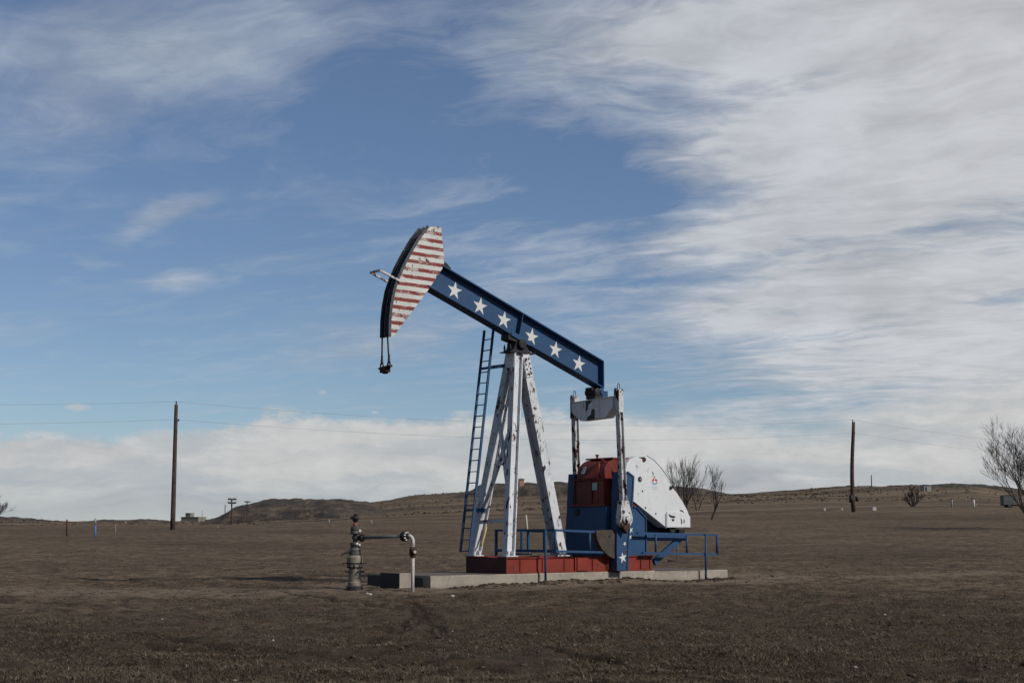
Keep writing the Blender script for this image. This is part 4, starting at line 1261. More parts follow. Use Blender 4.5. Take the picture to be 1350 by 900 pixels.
def pipe(name, pts, r=0.028, m=None, lab=None):
    q = MB()
    for a, b_ in zip(pts[:-1], pts[1:]):
        q.obox(a, b_, NV if abs((b_ - a).normalized().y) < 0.9 else NZ, 2 * r, 2 * r)
    return q.build(name, m or M['blue'], RA)


rv = 0.14
T0, T1, T2, T3 = uvz(732, 698.5, rv), uvz(812, 701.8, rv), uvz(840, 702.3, rv), uvz(946, 705, rv)
B0_, B1_, B2_, B3_ = uvz(732, 726.2, rv), uvz(813, 728, rv), uvz(847, 728.6, rv), uvz(946, 730.3, rv)
pipe('top_rail', [T0, T1]); pipe('top_rail', [T2, T3]); pipe('bottom_rail', [B0_, B1_]); pipe('bottom_rail', [B2_, B3_])


def vpost(px, y0, y1, v, r=0.026, full=False):
    a = uvz(px, y0, v); b_ = uvz(px + (0.6 if full else 0), y1, v)
    q = MB(); q.tube([a, b_], r * 1.15, 10); q.build('post', M['blue'], RA)


for px in (732, 777.5, 864.5, 905.5): vpost(px, 699 + (px - 732) * 0.03, 727 + (px - 732) * .018, rv)
vpost(945.5, 704, 731, rv, 0.034)
vpost(930.6, 703, 763, 0.20); vpost(719.2, 697.5, 765, 0.20)
lat = 1.22
a = T0.x
LT0 = uvz(732, 699.2, rv); vl_ = -2.25
LA = L(T0.x, vl_, T0.z + 0.0); LB = L(T0.x, vl_, B0_.z)
pipe('top_rail', [T0, LA]); pipe('bottom_rail', [B0_, LB], 0.036)
for vv in (-0.28, -0.92, -1.55, vl_):
    pipe('post', [L(T0.x, vv, T0.z + (0.03 if vv == vl_ else 0)), L(T0.x, vv, B0_.z - (0.3 if vv == vl_ else 0.02))], 0.03)
FT = L(ub - 1.1, vl_, T0.z - 0.10); FB = L(ub - 1.1, vl_, B0_.z - 0.1)
pipe('top_rail', [LA, FT]); pipe('bottom_rail', [LB, FB])
for k in (0.16, 0.4, 0.62, 0.82, 1.0): pipe('post', [LA.lerp(FT, k), LB.lerp(FB, k)])
stp = MB(); stp.box((T0.x - 0.35, 0.75, B0_.z - 0.10), (T0.x - 0.03, 1.55, B0_.z - 0.06)); stp.build('step', M['blue'], RA)

# ------------------------------------------------------------------ wellhead with its flow line
wc = at(467.3, 774, 33.7); wz = gz(wc.x, wc.y) - 0.03
WH = empty('wellhead', (wc.x, wc.y, wz), math.radians(20), label='sand coloured wellhead tree of flanged spools with dark valve handle', cat='wellhead')
WX = wc.x; WY = wc.y
Zp = lambda py: CZ + (701 - py) / F * WY - wz      # height above its foot


def wpart(name, prof, m, seg=20):
    q = MB(); q.lathe((0, 0, 0), [(r_, Zp(y)) for r_, y in prof], NZ, seg); return q.build(name, m, WH)


wpart('casing', [(0.165, 776), (0.165, 766), (0.15, 765), (0.15, 747), (0.13, 746)], M['tan_steel'])
wpart('foot_clamp', [(0.20, 778), (0.20, 771), (0.168, 770)], M['dark_steel'])
f1 = wpart('flange', [(0.15, 746), (0.185, 745.8), (0.185, 742.5), (0.12, 742.3), (0.12, 740.8), (0.19, 740.5), (0.19, 734), (0.155, 731), (0.12, 730.6)], M['tan_steel'], 24)


def bolts(zpy0, zpy1, R_, n, m, parent, r_=0.017):
    for k in range(n):
        a = 2 * math.pi * k / n
        q = MB(); q.tube([(R_ * math.cos(a), R_ * math.sin(a), Zp(zpy0)), (R_ * math.cos(a), R_ * math.sin(a), Zp(zpy1))], r_, 6)
        q.build('stud_bolt', m, parent)


bolts(747.2, 740.2, 0.165, 10, M['black'], f1, 0.027)
for k in range(8):
    a = 2 * math.pi * k / 8 + 0.2
    ls = MB(); ls.tube([(0.14 * math.cos(a), 0.14 * math.sin(a), Zp(752)), (0.235 * math.cos(a), 0.235 * math.sin(a), Zp(752))], 0.02, 6); ls.build('lock_screw', M['dark_steel'], WH)
for a in (0.1, math.pi + 0.1):
    ls = MB(); ls.tube([(0.18 * math.cos(a), 0.18 * math.sin(a), Zp(741)), (0.30 * math.cos(a), 0.30 * math.sin(a), Zp(741))], 0.016, 6); ls.build('lock_screw', M['dark_steel'], WH)
wpart('spool', [(0.12, 730.6), (0.14, 729.5), (0.14, 727), (0.07, 726.5), (0.07, 723)], M['steel'])
vb_ = MB(); vb_.lathe((0, 0, 0), [(0.07, Zp(731)), (0.12, Zp(729)), (0.13, Zp(724)), (0.10, Zp(721)), (0.07, Zp(719))], NZ, 14)
vb_.tube([(-0.02, 0, Zp(725.5)), (-0.14, 0, Zp(725.5))], 0.05, 10); vb_.tube([(0.0, 0, Zp(726)), (0.13, 0.02, Zp(724.5))], 0.05, 10)
vbo = vb_.build('valve_body', M['steel'], WH)
vh = MB(); vh.tube([(-0.10, 0, Zp(726.5)), (-0.2, -0.02, Zp(727)), (-0.31, -0.04, Zp(729.5)), (-0.33, -0.04, Zp(731))], [0.03, 0.028, 0.016, 0.014], 8); vh.build('valve_handle', M['black'], vbo)
f2 = wpart('flange', [(0.06, 720), (0.10, 719.5), (0.10, 717.6), (0.12, 717.3), (0.12, 714.4), (0.055, 714)], M['steel']); bolts(721, 714, 0.095, 8, M['dark_steel'], f2, 0.014)
wpart('tee', [(0.052, 715), (0.052, 711), (0.075, 710), (0.075, 706), (0.05, 705), (0.05, 702.5)], M['dark_steel'])
f3 = wpart('flange', [(0.06, 703), (0.115, 702.8), (0.115, 699), (0.09, 698.7), (0.115, 698), (0.115, 694.6), (0.05, 694)], M['steel']); bolts(704, 693.4, 0.095, 8, M['dark_steel'], f3, 0.016)
wpart('stuffing_box', [(0.06, 694), (0.055, 691), (0.04, 689.5), (0.032, 687.5)], plain('faded_red_rubber', (0.17, 0.07, 0.055), 0.8, 0.2, 9))
kn = MB(); kn.lathe((0, 0, 0), [(0.03, Zp(688.5)), (0.06, Zp(687)), (0.085, Zp(683.5)), (0.075, Zp(681)), (0.045, Zp(680)), (0.05, Zp(678.5)), (0.03, Zp(677.5))], NZ, 12)
kn.tube([(-0.05, 0, Zp(682)), (-0.12, 0, Zp(682.5))], 0.03, 8); kn.build('rod_clamp', M['black'], WH)
for x, y in ((0.085, 699.5), (0.085, 717.5), (0.02, 716.0)):
    bb = MB(); bb.box((x - 0.028, -0.12, Zp(y) - 0.028), (x + 0.028, -0.09, Zp(y) + 0.028)); bb.build('nut', M['bright'], WH, bevel=0.008)
# flow line: horizontal pipe, flanged joint, elbow, white riser into the ground
FL = empty('flow_line', (wc.x, wc.y, wz), 0, label='pipe from the wellhead with bright bolted flange and cream riser into the ground', cat='pipe')
e_end = at(536, 706.5, 33.0) - Vector((wc.x, wc.y, wz)); s0 = Vector((0.06, 0, Zp(708.5)))
q = MB(); q.tube([s0, Vector((0.13, -0.02, Zp(708.5)))], 0.055, 10); q.tube([Vector((0.13, -0.03, Zp(708.7))), Vector((0.20, -0.05, Zp(708.7)))], 0.085, 10); q.tube([Vector((0.17, -0.05, Zp(706))), Vector((0.17, -0.05, Zp(702.8)))], 0.03, 8)
q.build('coupling', M['black'], FL)
q = MB(); q.tube([Vector((0.18, -0.05, Zp(708.6))), e_end + Vector((-0.12, 0, 0))], 0.037, 10); q.build('pipe', M['grey_pipe'], FL)
dr_ = (e_end - s0).normalized(); ja = e_end + dr_ * -0.16
q = MB()
for o_, r_, w_ in ((0, 0.055, 0.05), (0.05, 0.115, 0.04), (0.11, 0.12, 0.045), (0.155, 0.06, 0.05)): q.tube([ja + dr_ * o_, ja + dr_ * (o_ + w_)], r_, 16)
fj = q.build('flange', M['black'], FL)
e1 = dr_.cross(NZ).normalized(); e2 = NZ
for k in range(8):
    a = 2 * math.pi * k / 8 + 0.3; o_ = e1 * (0.088 * math.cos(a)) + e2 * (0.088 * math.sin(a))
    q = MB(); q.tube([ja + o_ + dr_ * 0.02, ja + o_ + dr_ * 0.185], 0.017, 6); q.build('stud_bolt', M['bright'], fj)
rt_ = at(544.5, 714, 32.9) - FL.location; gb_z = gz(at(545, 783, 32.7).x, 32.7) - wz
j2 = ja + dr_ * 0.2
el = [j2, j2 + Vector((0.06, 0, 0.0)), Vector((rt_.x - 0.035, j2.y - 0.01, j2.z - 0.03)), Vector((rt_.x - 0.005, j2.y - 0.02, j2.z - 0.09)), Vector((rt_.x, rt_.y, j2.z - 0.22))]
q = MB(); q.tube(el, 0.042, 12); q.build('elbow', M['pipe_white'], FL)
zt0 = j2.z - 0.22; vz_ = at(545, 727, 32.9).z - wz
q = MB(); q.tube([Vector((rt_.x, rt_.y, zt0)), Vector((rt_.x, rt_.y, gb_z - 0.2))], 0.040, 12); q.build('riser', M['pipe_white'], FL)
q = MB(); q.lathe((rt_.x, rt_.y, vz_), [(0.043, -0.13), (0.07, -0.12), (0.07, -0.08), (0.085, -0.06), (0.085, 0.06), (0.065, 0.09), (0.043, 0.12)], NZ, 14); q.tube([Vector((rt_.x, rt_.y, vz_)), Vector((rt_.x + 0.05, rt_.y - 0.13, vz_))], 0.05, 10)
vv_ = q.build('check_valve', M['rust'], FL)
q = MB(); q.tube([Vector((rt_.x + 0.05, rt_.y - 0.13, vz_)), Vector((rt_.x + 0.06, rt_.y - 0.155, vz_))], 0.035, 8); q.build('plug', M['pipe_white'], vv_)
# ------------------------------------------------------------------ poles and wires


def pole_at(pxt, pyt, pxb, pyb, Y, r, label, m='wood', name='power_pole', bend=0.0, cat='power pole', group=None, **kw):
    b_ = at(pxb, pyb, Y); b_.z = gz(b_.x, Y) ; t_ = at(pxt, pyt, Y)
    o = empty(name, b_, 0, label=label, cat=cat, group=group)
    H = t_ - b_
    q = MB(); n = 8
    pts = []
    for k in range(n + 1):
        f = k / n; p = H * f; p.x += bend * math.sin(f * math.pi * 1.3); pts.append(p)
    pts[0] = Vector((0, 0, -0.4))
    q.tube(pts, [r * (1.15 - 0.35 * k / n) for k in range(n + 1)], 10)
    q.build('shaft', M[m], o)
    return o, H


PL = pole_at(232.3, 533, 227.6, 697.5, 102, 0.155, 'tall dark wooden power pole at left with two wires', 'wood')
PR = pole_at(1124, 556, 1125.6, 675.5, 138, 0.19, 'tall slightly bowed power pole in the right distance carrying two wires', 'wood', bend=-0.12)
for (o, H), pyw in ((PL, 0), (PR, 0)):
    for f in (1.0, 0.865):
        q = MB(); p = H * f
        if f == 1.0:
            q.lathe(p, [(0.03, -0.02), (0.05, 0.05), (0.03, 0.1), (0.06, 0.14), (0.06, 0.2), (0.02, 0.24)], NZ, 8)
        else:
            q.tube([p, p + Vector((0.20, 0, 0.05))], 0.04, 6); q.tube([p + Vector((0.20, 0, 0.0)), p + Vector((0.20, 0, 0.16))], 0.05, 8)
        q.build('insulator', M['black'], o)
(PLo, PLH), (PRo, PRH) = PL, PR
q = MB(); q.tube([Vector((-0.25, -0.1, 0.9)), Vector((-0.25, -0.1, 1.6))], 0.2, 6); q.tube([Vector((0.34, 0.0, 1.0)), Vector((0.34, 0, 1.5))], 0.16, 6)
bx_ = q.build('meter_box', M['black'], PRo)
for f, lab in ((1.0, 'upper overhead wire across the sky between the two tall poles'), (0.865, 'lower overhead wire across the sky between the two tall poles')):
    A = PLo.location + PLH * f + Vector((0, 0, 0.2 if f == 1 else 0.12)); B = PRo.location + PRH * f + Vector((0, 0, 0.2 if f == 1 else 0.12))
    step = B - A; pts = []
    for s_ in (-1, 0, 1):
        for k in range(24):
            t_ = k / 24; p = A + step * (s_ + t_)
            if s_ == -1: p.z = A.z + (A.z - B.z) * 0 + (B.z - A.z) * 0 - 0.0
            if s_ == 1: p.z = B.z - 1.2 * t_
            p.z -= 4 * (1.35 if s_ == -1 else 1.05) * t_ * (1 - t_); pts.append(p)
    q = MB(); q.tube(pts, 0.0075, 4); tag(q.build('overhead_wire', M['wire']), lab, 'wire', 'overhead wires')


def crossarm_pole(pxt, pyt, pyb, Y, arms, r, label):
    o, H = pole_at(pxt, pyt, pxt, pyb, Y, r, label, 'wood', group='distant poles with crossarms')
    for py, half in arms:
        z = CZ + (701 - py) / F * Y - o.location.z; w_ = half / F * Y
        q = MB(); q.obox(Vector((-w_, -r - 0.05, z)), Vector((w_, -r - 0.05, z)), NZ, 0.14, 0.18)
        ar = q.build('crossarm', M['wood'], o)
        q = MB()
        for k in (-0.9, -0.45, 0.45, 0.9): q.tube([Vector((w_ * k, -r - .05, z + 0.07)), Vector((w_ * k, -r - .05, z + 0.22))], 0.035, 5)
        q.build('insulators', M['black'], ar)
    return o


crossarm_pole(305.5, 657.5, 692, 175, ((658.5, 5.5), (663.3, 5.5)), 0.10, 'distant double pole with two crossarms left of the dark bluff')
crossarm_pole(325.8, 659.5, 688, 270, ((662, 3.8), (666, 3), (671, 2.2)), 0.10, 'distant pole with stacked crossarms against the bluff foot')
pole_at(296.8, 665, 296.8, 688, 280, 0.09, 'thin distant bare pole left of the double crossarm pole')
pole_at(1148.7, 625.5, 1149.2, 643, 470, 0.16, 'small distant pole standing on the right hill crest', 'wood')
pole_at(266.5, 673, 266.5, 680, 560, 0.09, 'hair thin far pole beside the block building')

# ------------------------------------------------------------------ distant buildings
b0 = at(238.5, 690.3, 600); b1 = at(267.4, 690.3, 600)
BZ = gz(b0.x, 600) - 0.3
BD = empty('block_building', (b0.x, 600, BZ), math.radians(-20), label='low grey flat-roofed building with a square tower on the left horizon', cat='building')
Wd = (b1.x - b0.x) / math.cos(math.radians(20)) * 0.86
hgt = (690.3 - 679.7) / F * 600 + 0.3
q = MB(); q.box((0, 0, 0), (Wd, 6, hgt)); q.build('wall', M['wall'], BD)
q = MB(); q.box((-0.15, -0.15, hgt), (Wd + 0.15, 6.15, hgt + 0.15)); q.build('roof', M['concrete'], BD)
q = MB(); q.box((1.8, 0.4, hgt + 0.15), (4.2, 3.2, hgt + 1.6)); q.box((1.65, 0.25, hgt + 1.6), (4.35, 3.35, hgt + 1.75)); q.build('tower', M['wall'], BD)
for x in (1.4, 6.6):
    q = MB(); q.box((x, -0.06, 0), (x + 0.9, -0.001, 1.9)); q.build('door', M['glass'], BD)
q = MB(); q.box((3.4, -0.05, 1.3), (4.4, -0.001, 2.1)); q.build('window', M['glass'], BD)

b0 = at(682, 639, 415); PZ = gz(b0.x, 415)
BP = empty('hilltop_shed', (b0.x, 415, PZ - 0.4), 0, label='small faded pink shed on the hill behind the samson post', cat='shed')
hh_ = CZ + (701 - 632.5) / F * 415 - PZ + 0.4; ww_ = 9.0 / F * 415
q = MB(); q.box((0, 0, 0), (ww_, 3, hh_)); q.build('wall', M['pink'], BP)
q = MB(); q.prism([Vector((-0.15, 0, hh_)), Vector((ww_ + 0.15, 0, hh_)), Vector((ww_ + 0.15, 0, hh_ + 0.12)), Vector((ww_ / 2, 0, hh_ + 0.35)), Vector((-0.15, 0, hh_ + 0.12))], lambda p, t: Vector((p.x, t, p.z)), -0.2, 3.2); q.build('roof', M['tin'], BP)
q = MB(); q.box((0.2, -0.05, 0.6), (0.6, -0.001, hh_ - 0.5)); q.build('door', M['glass'], BP)

b0 = at(1218.5, 651, 380); RZ_ = gz(b0.x, 380)
BR = empty('tin_shed', (b0.x, 380, RZ_ - 0.2), math.radians(8), label='little pale tin shed on the slope of the right hill', cat='shed')
ww_ = 9.8 / F * 380; hh_ = 6.5 / F * 380 + 0.2
q = MB(); q.box((0, 0, 0), (ww_, 2.5, hh_)); q.build('wall', M['tin'], BR)
q = MB(); q.loft([[Vector((x, y, z)) for y, z in ((-0.1, hh_ + 0.002), (2.6, hh_ + 0.002), (2.6, hh_ + 0.18), (-0.1, hh_ + 0.08))] for x in (-0.1, ww_ + 0.1)]); q.build('roof', M['tin'], BR)
q = MB(); q.box((0.3, -0.04, 0.2), (0.8, -0.001, 1.3)); q.build('door', M['wood'], BR)

# old box trailer at the right edge
tc = at(1323.5, 666, 150); tz0 = gz(tc.x, 150)
TR = empty('cargo_trailer', (tc.x, 150, tz0), math.radians(-4), label='old grey box trailer parked under the bare tree at the right edge', cat='trailer')
zb0 = CZ + (701 - 665.5) / F * 150 - tz0; zt1 = CZ + (701 - 652.5) / F * 150 - tz0; tw_ = 18.5 / F * 150
q = MB(); q.loft([[Vector((x, y, z)) for x, y in ((0, 0), (tw_, 0), (tw_, 1.3), (0, 1.3))] for z, g_ in ((zb0, 0), (zt1 - 0.06, 0))]); q.prism([Vector((-0.03, 0, zt1 - 0.06)), Vector((tw_ + 0.03, 0, zt1 - 0.06)), Vector((tw_ - 0.1, 0, zt1)), Vector((0.1, 0, zt1))], lambda p, t: Vector((p.x, t, p.z)), -0.03, 1.33)
q.build('body', plain('dull_trailer_panel', (0.085, 0.09, 0.09), 0.7, 0.25, 3), TR)
q = MB(); q.box((-0.02, 0.1, zb0 - 0.09), (tw_ + 0.1, 1.2, zb0 - 0.003)); q.box((tw_ + 0.1, 0.5, zb0 - 0.09), (tw_ + 0.7, 0.7, zb0 - 0.02)); q.box((tw_ + 0.55, 0.52, zb0 - 0.6), (tw_ + 0.62, 0.66, zb0 - 0.02)); q.build('frame', M['black'], TR)
for y_ in (0.08, 1.08):
    q = MB(); q.lathe((tw_ * 0.42, y_, 0.28), [(0.28, 0), (0.30, 0.03), (0.30, 0.14), (0.28, 0.17)], (0, 1, 0), 20); wl = q.build('wheel', M['black'], TR)
    q = MB(); q.lathe((tw_ * 0.42, y_ - 0.012, 0.28), [(0.12, 0), (0.15, 0.011), (0.15, 0.19), (0.12, 0.2)], (0, 1, 0), 14); q.build('rim', M['tin'], wl)

# ------------------------------------------------------------------ posts, markers and small debris of the plain


def stick(pxt, pyt, pxb, pyb, Y, r, m, name, label, cat, group=None, top=None, thick=None):
    b_ = at(pxb, pyb, Y); gzz = gz(b_.x, Y); t_ = at(pxt, pyt, Y)
    base = Vector((b_.x, Y, gzz)); H = t_ - base
    if top:
        o = empty(name, base, 0, label=label, cat=cat, group=group)
        q = MB(); q.tube([Vector((0, 0, -0.2)), H * top[0]], r, 8); q.build('shaft', M[m], o)
        q = MB(); q.tube([H * top[0], H], r * 1.02, 8); q.build('cap', M[top[1]], o)
    else:
        q = MB(); q.tube([Vector((0, 0, -0.2)), H * 0.5, H * 0.97, H], [r, r * 0.97, r * 0.95, r * 0.6], 8)
        o = tag(q.build(name, M[m]), label, cat, group); o.location = base
    return o


stick(88.3, 684.3, 88.3, 700, 85, 0.05, 'redwood', 'fence_post', 'reddish brown wooden post standing alone left of the blue marker', 'fence post')
stick(125.8, 683, 125.8, 700, 84, 0.055, 'sign_blue', 'pipeline_marker', 'blue marker post with pale top on the left plain', 'marker post', top=(0.62, 'tin'))
stick(152.5, 691, 152.5, 699.5, 88, 0.025, 'tin', 'fence_post', 'thin pale post right of the blue marker', 'fence post')
stick(165.5, 687.5, 165.5, 690.5, 300, 0.12, 'sign_white', 'fence_post', 'tiny white post below the low dark mesa', 'fence post')
stick(287, 693, 287, 697, 110, 0.05, 'tin', 'fence_post', 'short pale post right of the tall left pole', 'fence post')
stick(433.6, 684.5, 433.6, 689, 140, 0.07, 'tin', 'fence_post', 'short pale post at the bluff foot above the wellhead', 'fence post')
stick(489, 684.8, 491, 690, 120, 0.05, 'tin', 'fence_post', 'short leaning pale stake just right of the wellhead top', 'fence post')
stick(693.3, 678.5, 698, 713, 62, 0.045, 'pipe_white', 'leaning_pipe', 'slender pale pipe leaning in the grass behind the samson post', 'pipe')
stick(1255, 658, 1255, 671, 150, 0.10, 'tin', 'fence_post', 'pale grey post left of the white twin post on the right plain', 'fence post')
stick(1283.6, 657, 1284.5, 673, 150, 0.10, 'sign_white', 'fence_post', 'white post with dark top cap near the right trailer', 'fence post', top=(0.9, 'black'))
stick(1287, 664, 1287, 673, 151, 0.06, 'tin', 'fence_post', 'short pale stub touching the white capped post', 'fence post')
stick(1273.5, 657, 1273.5, 662, 240, 0.08, 'tin', 'fence_post', 'faint small post behind the right pair of posts', 'fence post')
stick(1330.5, 640, 1330.5, 645, 400, 0.2, 'tin', 'fence_post', 'tiny grey post on the crest above the trailer', 'fence post')


def tank(px, py, w_, h_, Y, label, name='plastic_drum'):
    c0 = at(px, py, Y); r_ = w_ / F * Y / 2; H = h_ / F * Y; zz = gz(c0.x, Y) - 0.05
    q = MB(); q.lathe((0, 0, 0), [(r_ * 0.95, 0), (r_, H * 0.08), (r_, H * 0.34), (r_ * 1.04, H * 0.36), (r_, H * 0.38), (r_, H * 0.66), (r_ * 1.04, H * 0.68), (r_, H * 0.7), (r_, H * 0.94), (r_ * 0.9, H), (0.02, H)], NZ, 18)
    o = tag(q.build(name, M['sign_white']), label, 'drum'); o.location = (c0.x, Y, zz)
    return o


tank(1086.8, 669.5, 2.6, 4.0, 146, 'white drum farthest left of the tall right pole')
tank(1109.8, 670.5, 2.2, 3.0, 146, 'small white drum just left of the tall right pole')
c0 = at(1152.5, 672.5, 142); zz = gz(c0.x, 142)
q = MB(); q.box((-0.17, -0.15, -0.05), (0.17, 0.15, 0.28)); q.box((-0.19, -0.17, 0.28), (0.19, 0.17, 0.33)); o = tag(q.build('utility_box', M['sign_white'], bevel=0.02), 'white utility box right of the tall right pole', 'utility box'); o.location = (c0.x, 142, zz)

# ------------------------------------------------------------------ bare trees


def make_tree(name, base, H, spread, seed, stems, label, r0=0.10, levels=5, lean=(0, 0), bark='bark', group=None, twig=0.012, up=0.25, cat='tree', first=0.35, tilts=(0.18, 0.42), few=False):
    rnd = random.Random(seed)
    o = empty(name, base, 0, label=label, cat=cat, group=group)
    trunk = MB(); crown = MB()

    def grow(p, d, ln, r, lev):
        n = 4; pts = [p]; rs = [r]; dd = d.copy()
        for k in range(n):
            dd = (dd + Vector((rnd.uniform(-1, 1), rnd.uniform(-1, 1), rnd.uniform(-0.6, 0.8))) * 0.16 + Vector((0, 0, up * 0.12))).normalized()
            pts.append(pts[-1] + dd * (ln / n)); rs.append(max(r * (1 - 0.45 * (k + 1) / n), twig * 0.7))
        (trunk if lev <= 1 else crown).tube(pts, rs, 7 if lev == 0 else (5 if lev < 3 else 3), cap=False)
        if lev >= levels: return
        nb_ = (rnd.choice((3, 3, 4)) if lev < 2 else rnd.choice((2, 3))) if few else (rnd.choice((3, 4)) if lev < 2 else rnd.choice((2, 3, 4)))
        for k in range(nb_):
            t_ = rnd.uniform(0.35, 1.0) if k else 1.0
            i = min(int(t_ * n), n - 1); f = t_ * n - i
            q = pts[i].lerp(pts[i + 1], f); rr = max(rs[i] * (1 - f) + rs[i + 1] * f, twig)
            ax = Vector((rnd.uniform(-1, 1), rnd.uniform(-1, 1), rnd.uniform(-0.2, 0.7))).normalized()
            nd = (dd + ax * (0.55 if k else 0.25) * spread).normalized()
            grow(q, nd, ln * rnd.uniform(0.62, 0.85), max(rr * (0.78 if k == 0 else 0.62), twig), lev + 1)
    for k in range(stems):
        a = 2 * math.pi * (k + rnd.uniform(-0.2, 0.2)) / max(stems, 1)
        tilt = 0.0 if stems == 1 else rnd.uniform(*tilts)
        d = Vector((math.cos(a) * tilt + lean[0], math.sin(a) * tilt + lean[1], 1)).normalized()
        grow(Vector((math.cos(a) * r0, math.sin(a) * r0, -0.2)) if stems > 1 else Vector((0, 0, -0.2)), d, H * first * rnd.uniform(0.9, 1.1), r0 * (1 if stems == 1 else 0.75), 0)
    # bring to the measured height
    zs_ = [v.co.z for m_ in (trunk, crown) for v in m_.b.verts]
    k_ = H / max(zs_)
    for m_ in (trunk, crown):
        for v in m_.b.verts: v.co = v.co * k_
    trunk.build('trunk', M[bark], o); crown.build('crown', M[bark], o)
    return o


def tree_px(px, pyt, Y, **kw):
    x = (px - 675) / F * Y; zg = gz(x, Y); H = CZ + (701 - pyt) / F * Y - zg
    return make_tree(kw.pop('name', 'bare_tree'), Vector((x, Y, zg)), H, kw.pop('spread'), kw.pop('seed'), kw.pop('stems'), kw.pop('label'), **kw)


tree_px(899, 597, 118, spread=0.80, seed=3, stems=4, label='bare many-stemmed tree just behind the white belt guard', r0=0.19, twig=0.011, levels=5, first=0.40, few=True, tilts=(0.08, 0.34))
tree_px(936, 611, 112, spread=0.65, seed=19, stems=1, label='smaller bare tree right of the many-stemmed one', r0=0.12, lean=(0.20, 0), first=0.34, twig=0.010, levels=5, few=True)
tree_px(918, 629, 190, spread=0.9, seed=21, stems=2, label='faint far bare tree seen between the two nearer bare trees', r0=0.10, levels=4, twig=0.012, few=True)
tree_px(1362, 540, 88, spread=1.15, seed=37, stems=5, label='large spreading bare tree cut by the right edge', r0=0.17, lean=(-0.04, 0), twig=0.010, levels=6, first=0.33, tilts=(0.25, 0.9), few=True)
tree_px(-12, 650, 130, spread=1.3, seed=41, stems=5, label='bare bushy tree cut by the left edge', r0=0.12, twig=0.012, tilts=(0.4, 1.0), lean=(0.25, 0))
tree_px(1201, 641, 165, spread=1.2, seed=52, stems=4, label='low dark bare shrub below the tin shed', name='bare_shrub', cat='shrub', r0=0.13, levels=4, twig=0.018, first=0.30)

# ------------------------------------------------------------------ dry grass, clods, stones


def scatter(n, rmin, rmax, power=1.0, half=0.40):
    """points spread evenly over the picture plane rather than the ground, so that near ones are not wasted"""
    a = rng.uniform(-half, half, n); f = rng.uniform(0, 1, n)
    r = 1 / ((1 / rmin) * (1 - f) + (1 / rmax) * f)
    return r * np.sin(a), r * np.cos(a)


def build_grass():
    n = 150000
    X, Y = scatter(n, 11.5, 70)
    keep = rng.uniform(0, 1, n) > 0.93 * bare_mask(X, Y)
    dens = fbm(X * 0.5, Y * 0.5, 60, 4)
    keep &= (dens + rng.uniform(-0.45, 0.55, n)) > 0.0
    keep &= rng.uniform(0, 1, n) > 0.8 * rut_mask(X, Y)
    u = (X - O.x) * UX + (Y - O.y) * UY; v = (X - O.x) * VX + (Y - O.y) * VY
    keep &= ~((u > ua - 0.05) & (u < ub + 0.05) & (v < 0.06) & (v > -2.7))
    X, Y = X[keep], Y[keep]; n = len(X)
    K = 5
    X = np.repeat(X, K) + rng.normal(0, 0.11, n * K); Y = np.repeat(Y, K) + rng.normal(0, 0.11, n * K)
    Z = ground_z(X, Y) - 0.005
    N = len(X)
    th = rng.uniform(0, 2 * math.pi, N); lean = rng.uniform(0.5, 4.0, N)
    tall = 1.25 + 1.2 * np.clip(fbm(X * 0.3, Y * 0.3, 77, 3) + 0.1, 0, 1)
    h = rng.uniform(0.006, 0.030, N) * tall; w = rng.uniform(0.0012, 0.0030, N) * (1 + np.hypot(X, Y) / 40)
    dx = np.cos(th); dy = np.sin(th); sx = -dy; sy = dx
    base = np.stack([X, Y, Z], 1)
    side = np.stack([sx * w, sy * w, np.zeros(N)], 1)
    tip = base + np.stack([dx * lean * h, dy * lean * h, h], 1)
    midp = base + np.stack([dx * lean * h * 0.35, dy * lean * h * 0.35, h * 0.6], 1)
    V = np.stack([base - side, base + side, midp + side * 0.8, midp - side * 0.8, tip], 1).reshape(-1, 3)
    i = np.arange(N) * 5
    T = np.concatenate([np.stack([i, i + 1, i + 2], 1), np.stack([i, i + 2, i + 3], 1), np.stack([i + 3, i + 2, i + 4], 1)])
    rv_ = np.repeat(np.clip(rng.uniform(0, 1, N) ** 1.3, 0, 1), 5)
    m_, t, p = mat('dry_grass')
    f = t.new('ShaderNodeAttribute', attribute_name='tone').outputs['Fac']
    r_ = t.new('ShaderNodeValToRGB'); t.put(r_.inputs[0], f)
    e = r_.color_ramp.elements; e[0].color = (0.045, 0.034, 0.024, 1); e[1].color = (0.30, 0.25, 0.185, 1)
    e.new(0.5).color = (0.11, 0.086, 0.060, 1); e.new(0.93).color = (0.13, 0.11, 0.072, 1)
    t.put(p.inputs['Base Color'], r_.outputs[0]); p.inputs['Roughness'].default_value = 0.9; p.inputs['Specular IOR Level'].default_value = 0.1
    o = mesh_np('dry_grass', V, T, [m_], attrs={'tone': rv_})
    tag(o, 'short dry brown grass over the foreground pasture', 'grass', kind='stuff')


build_grass()


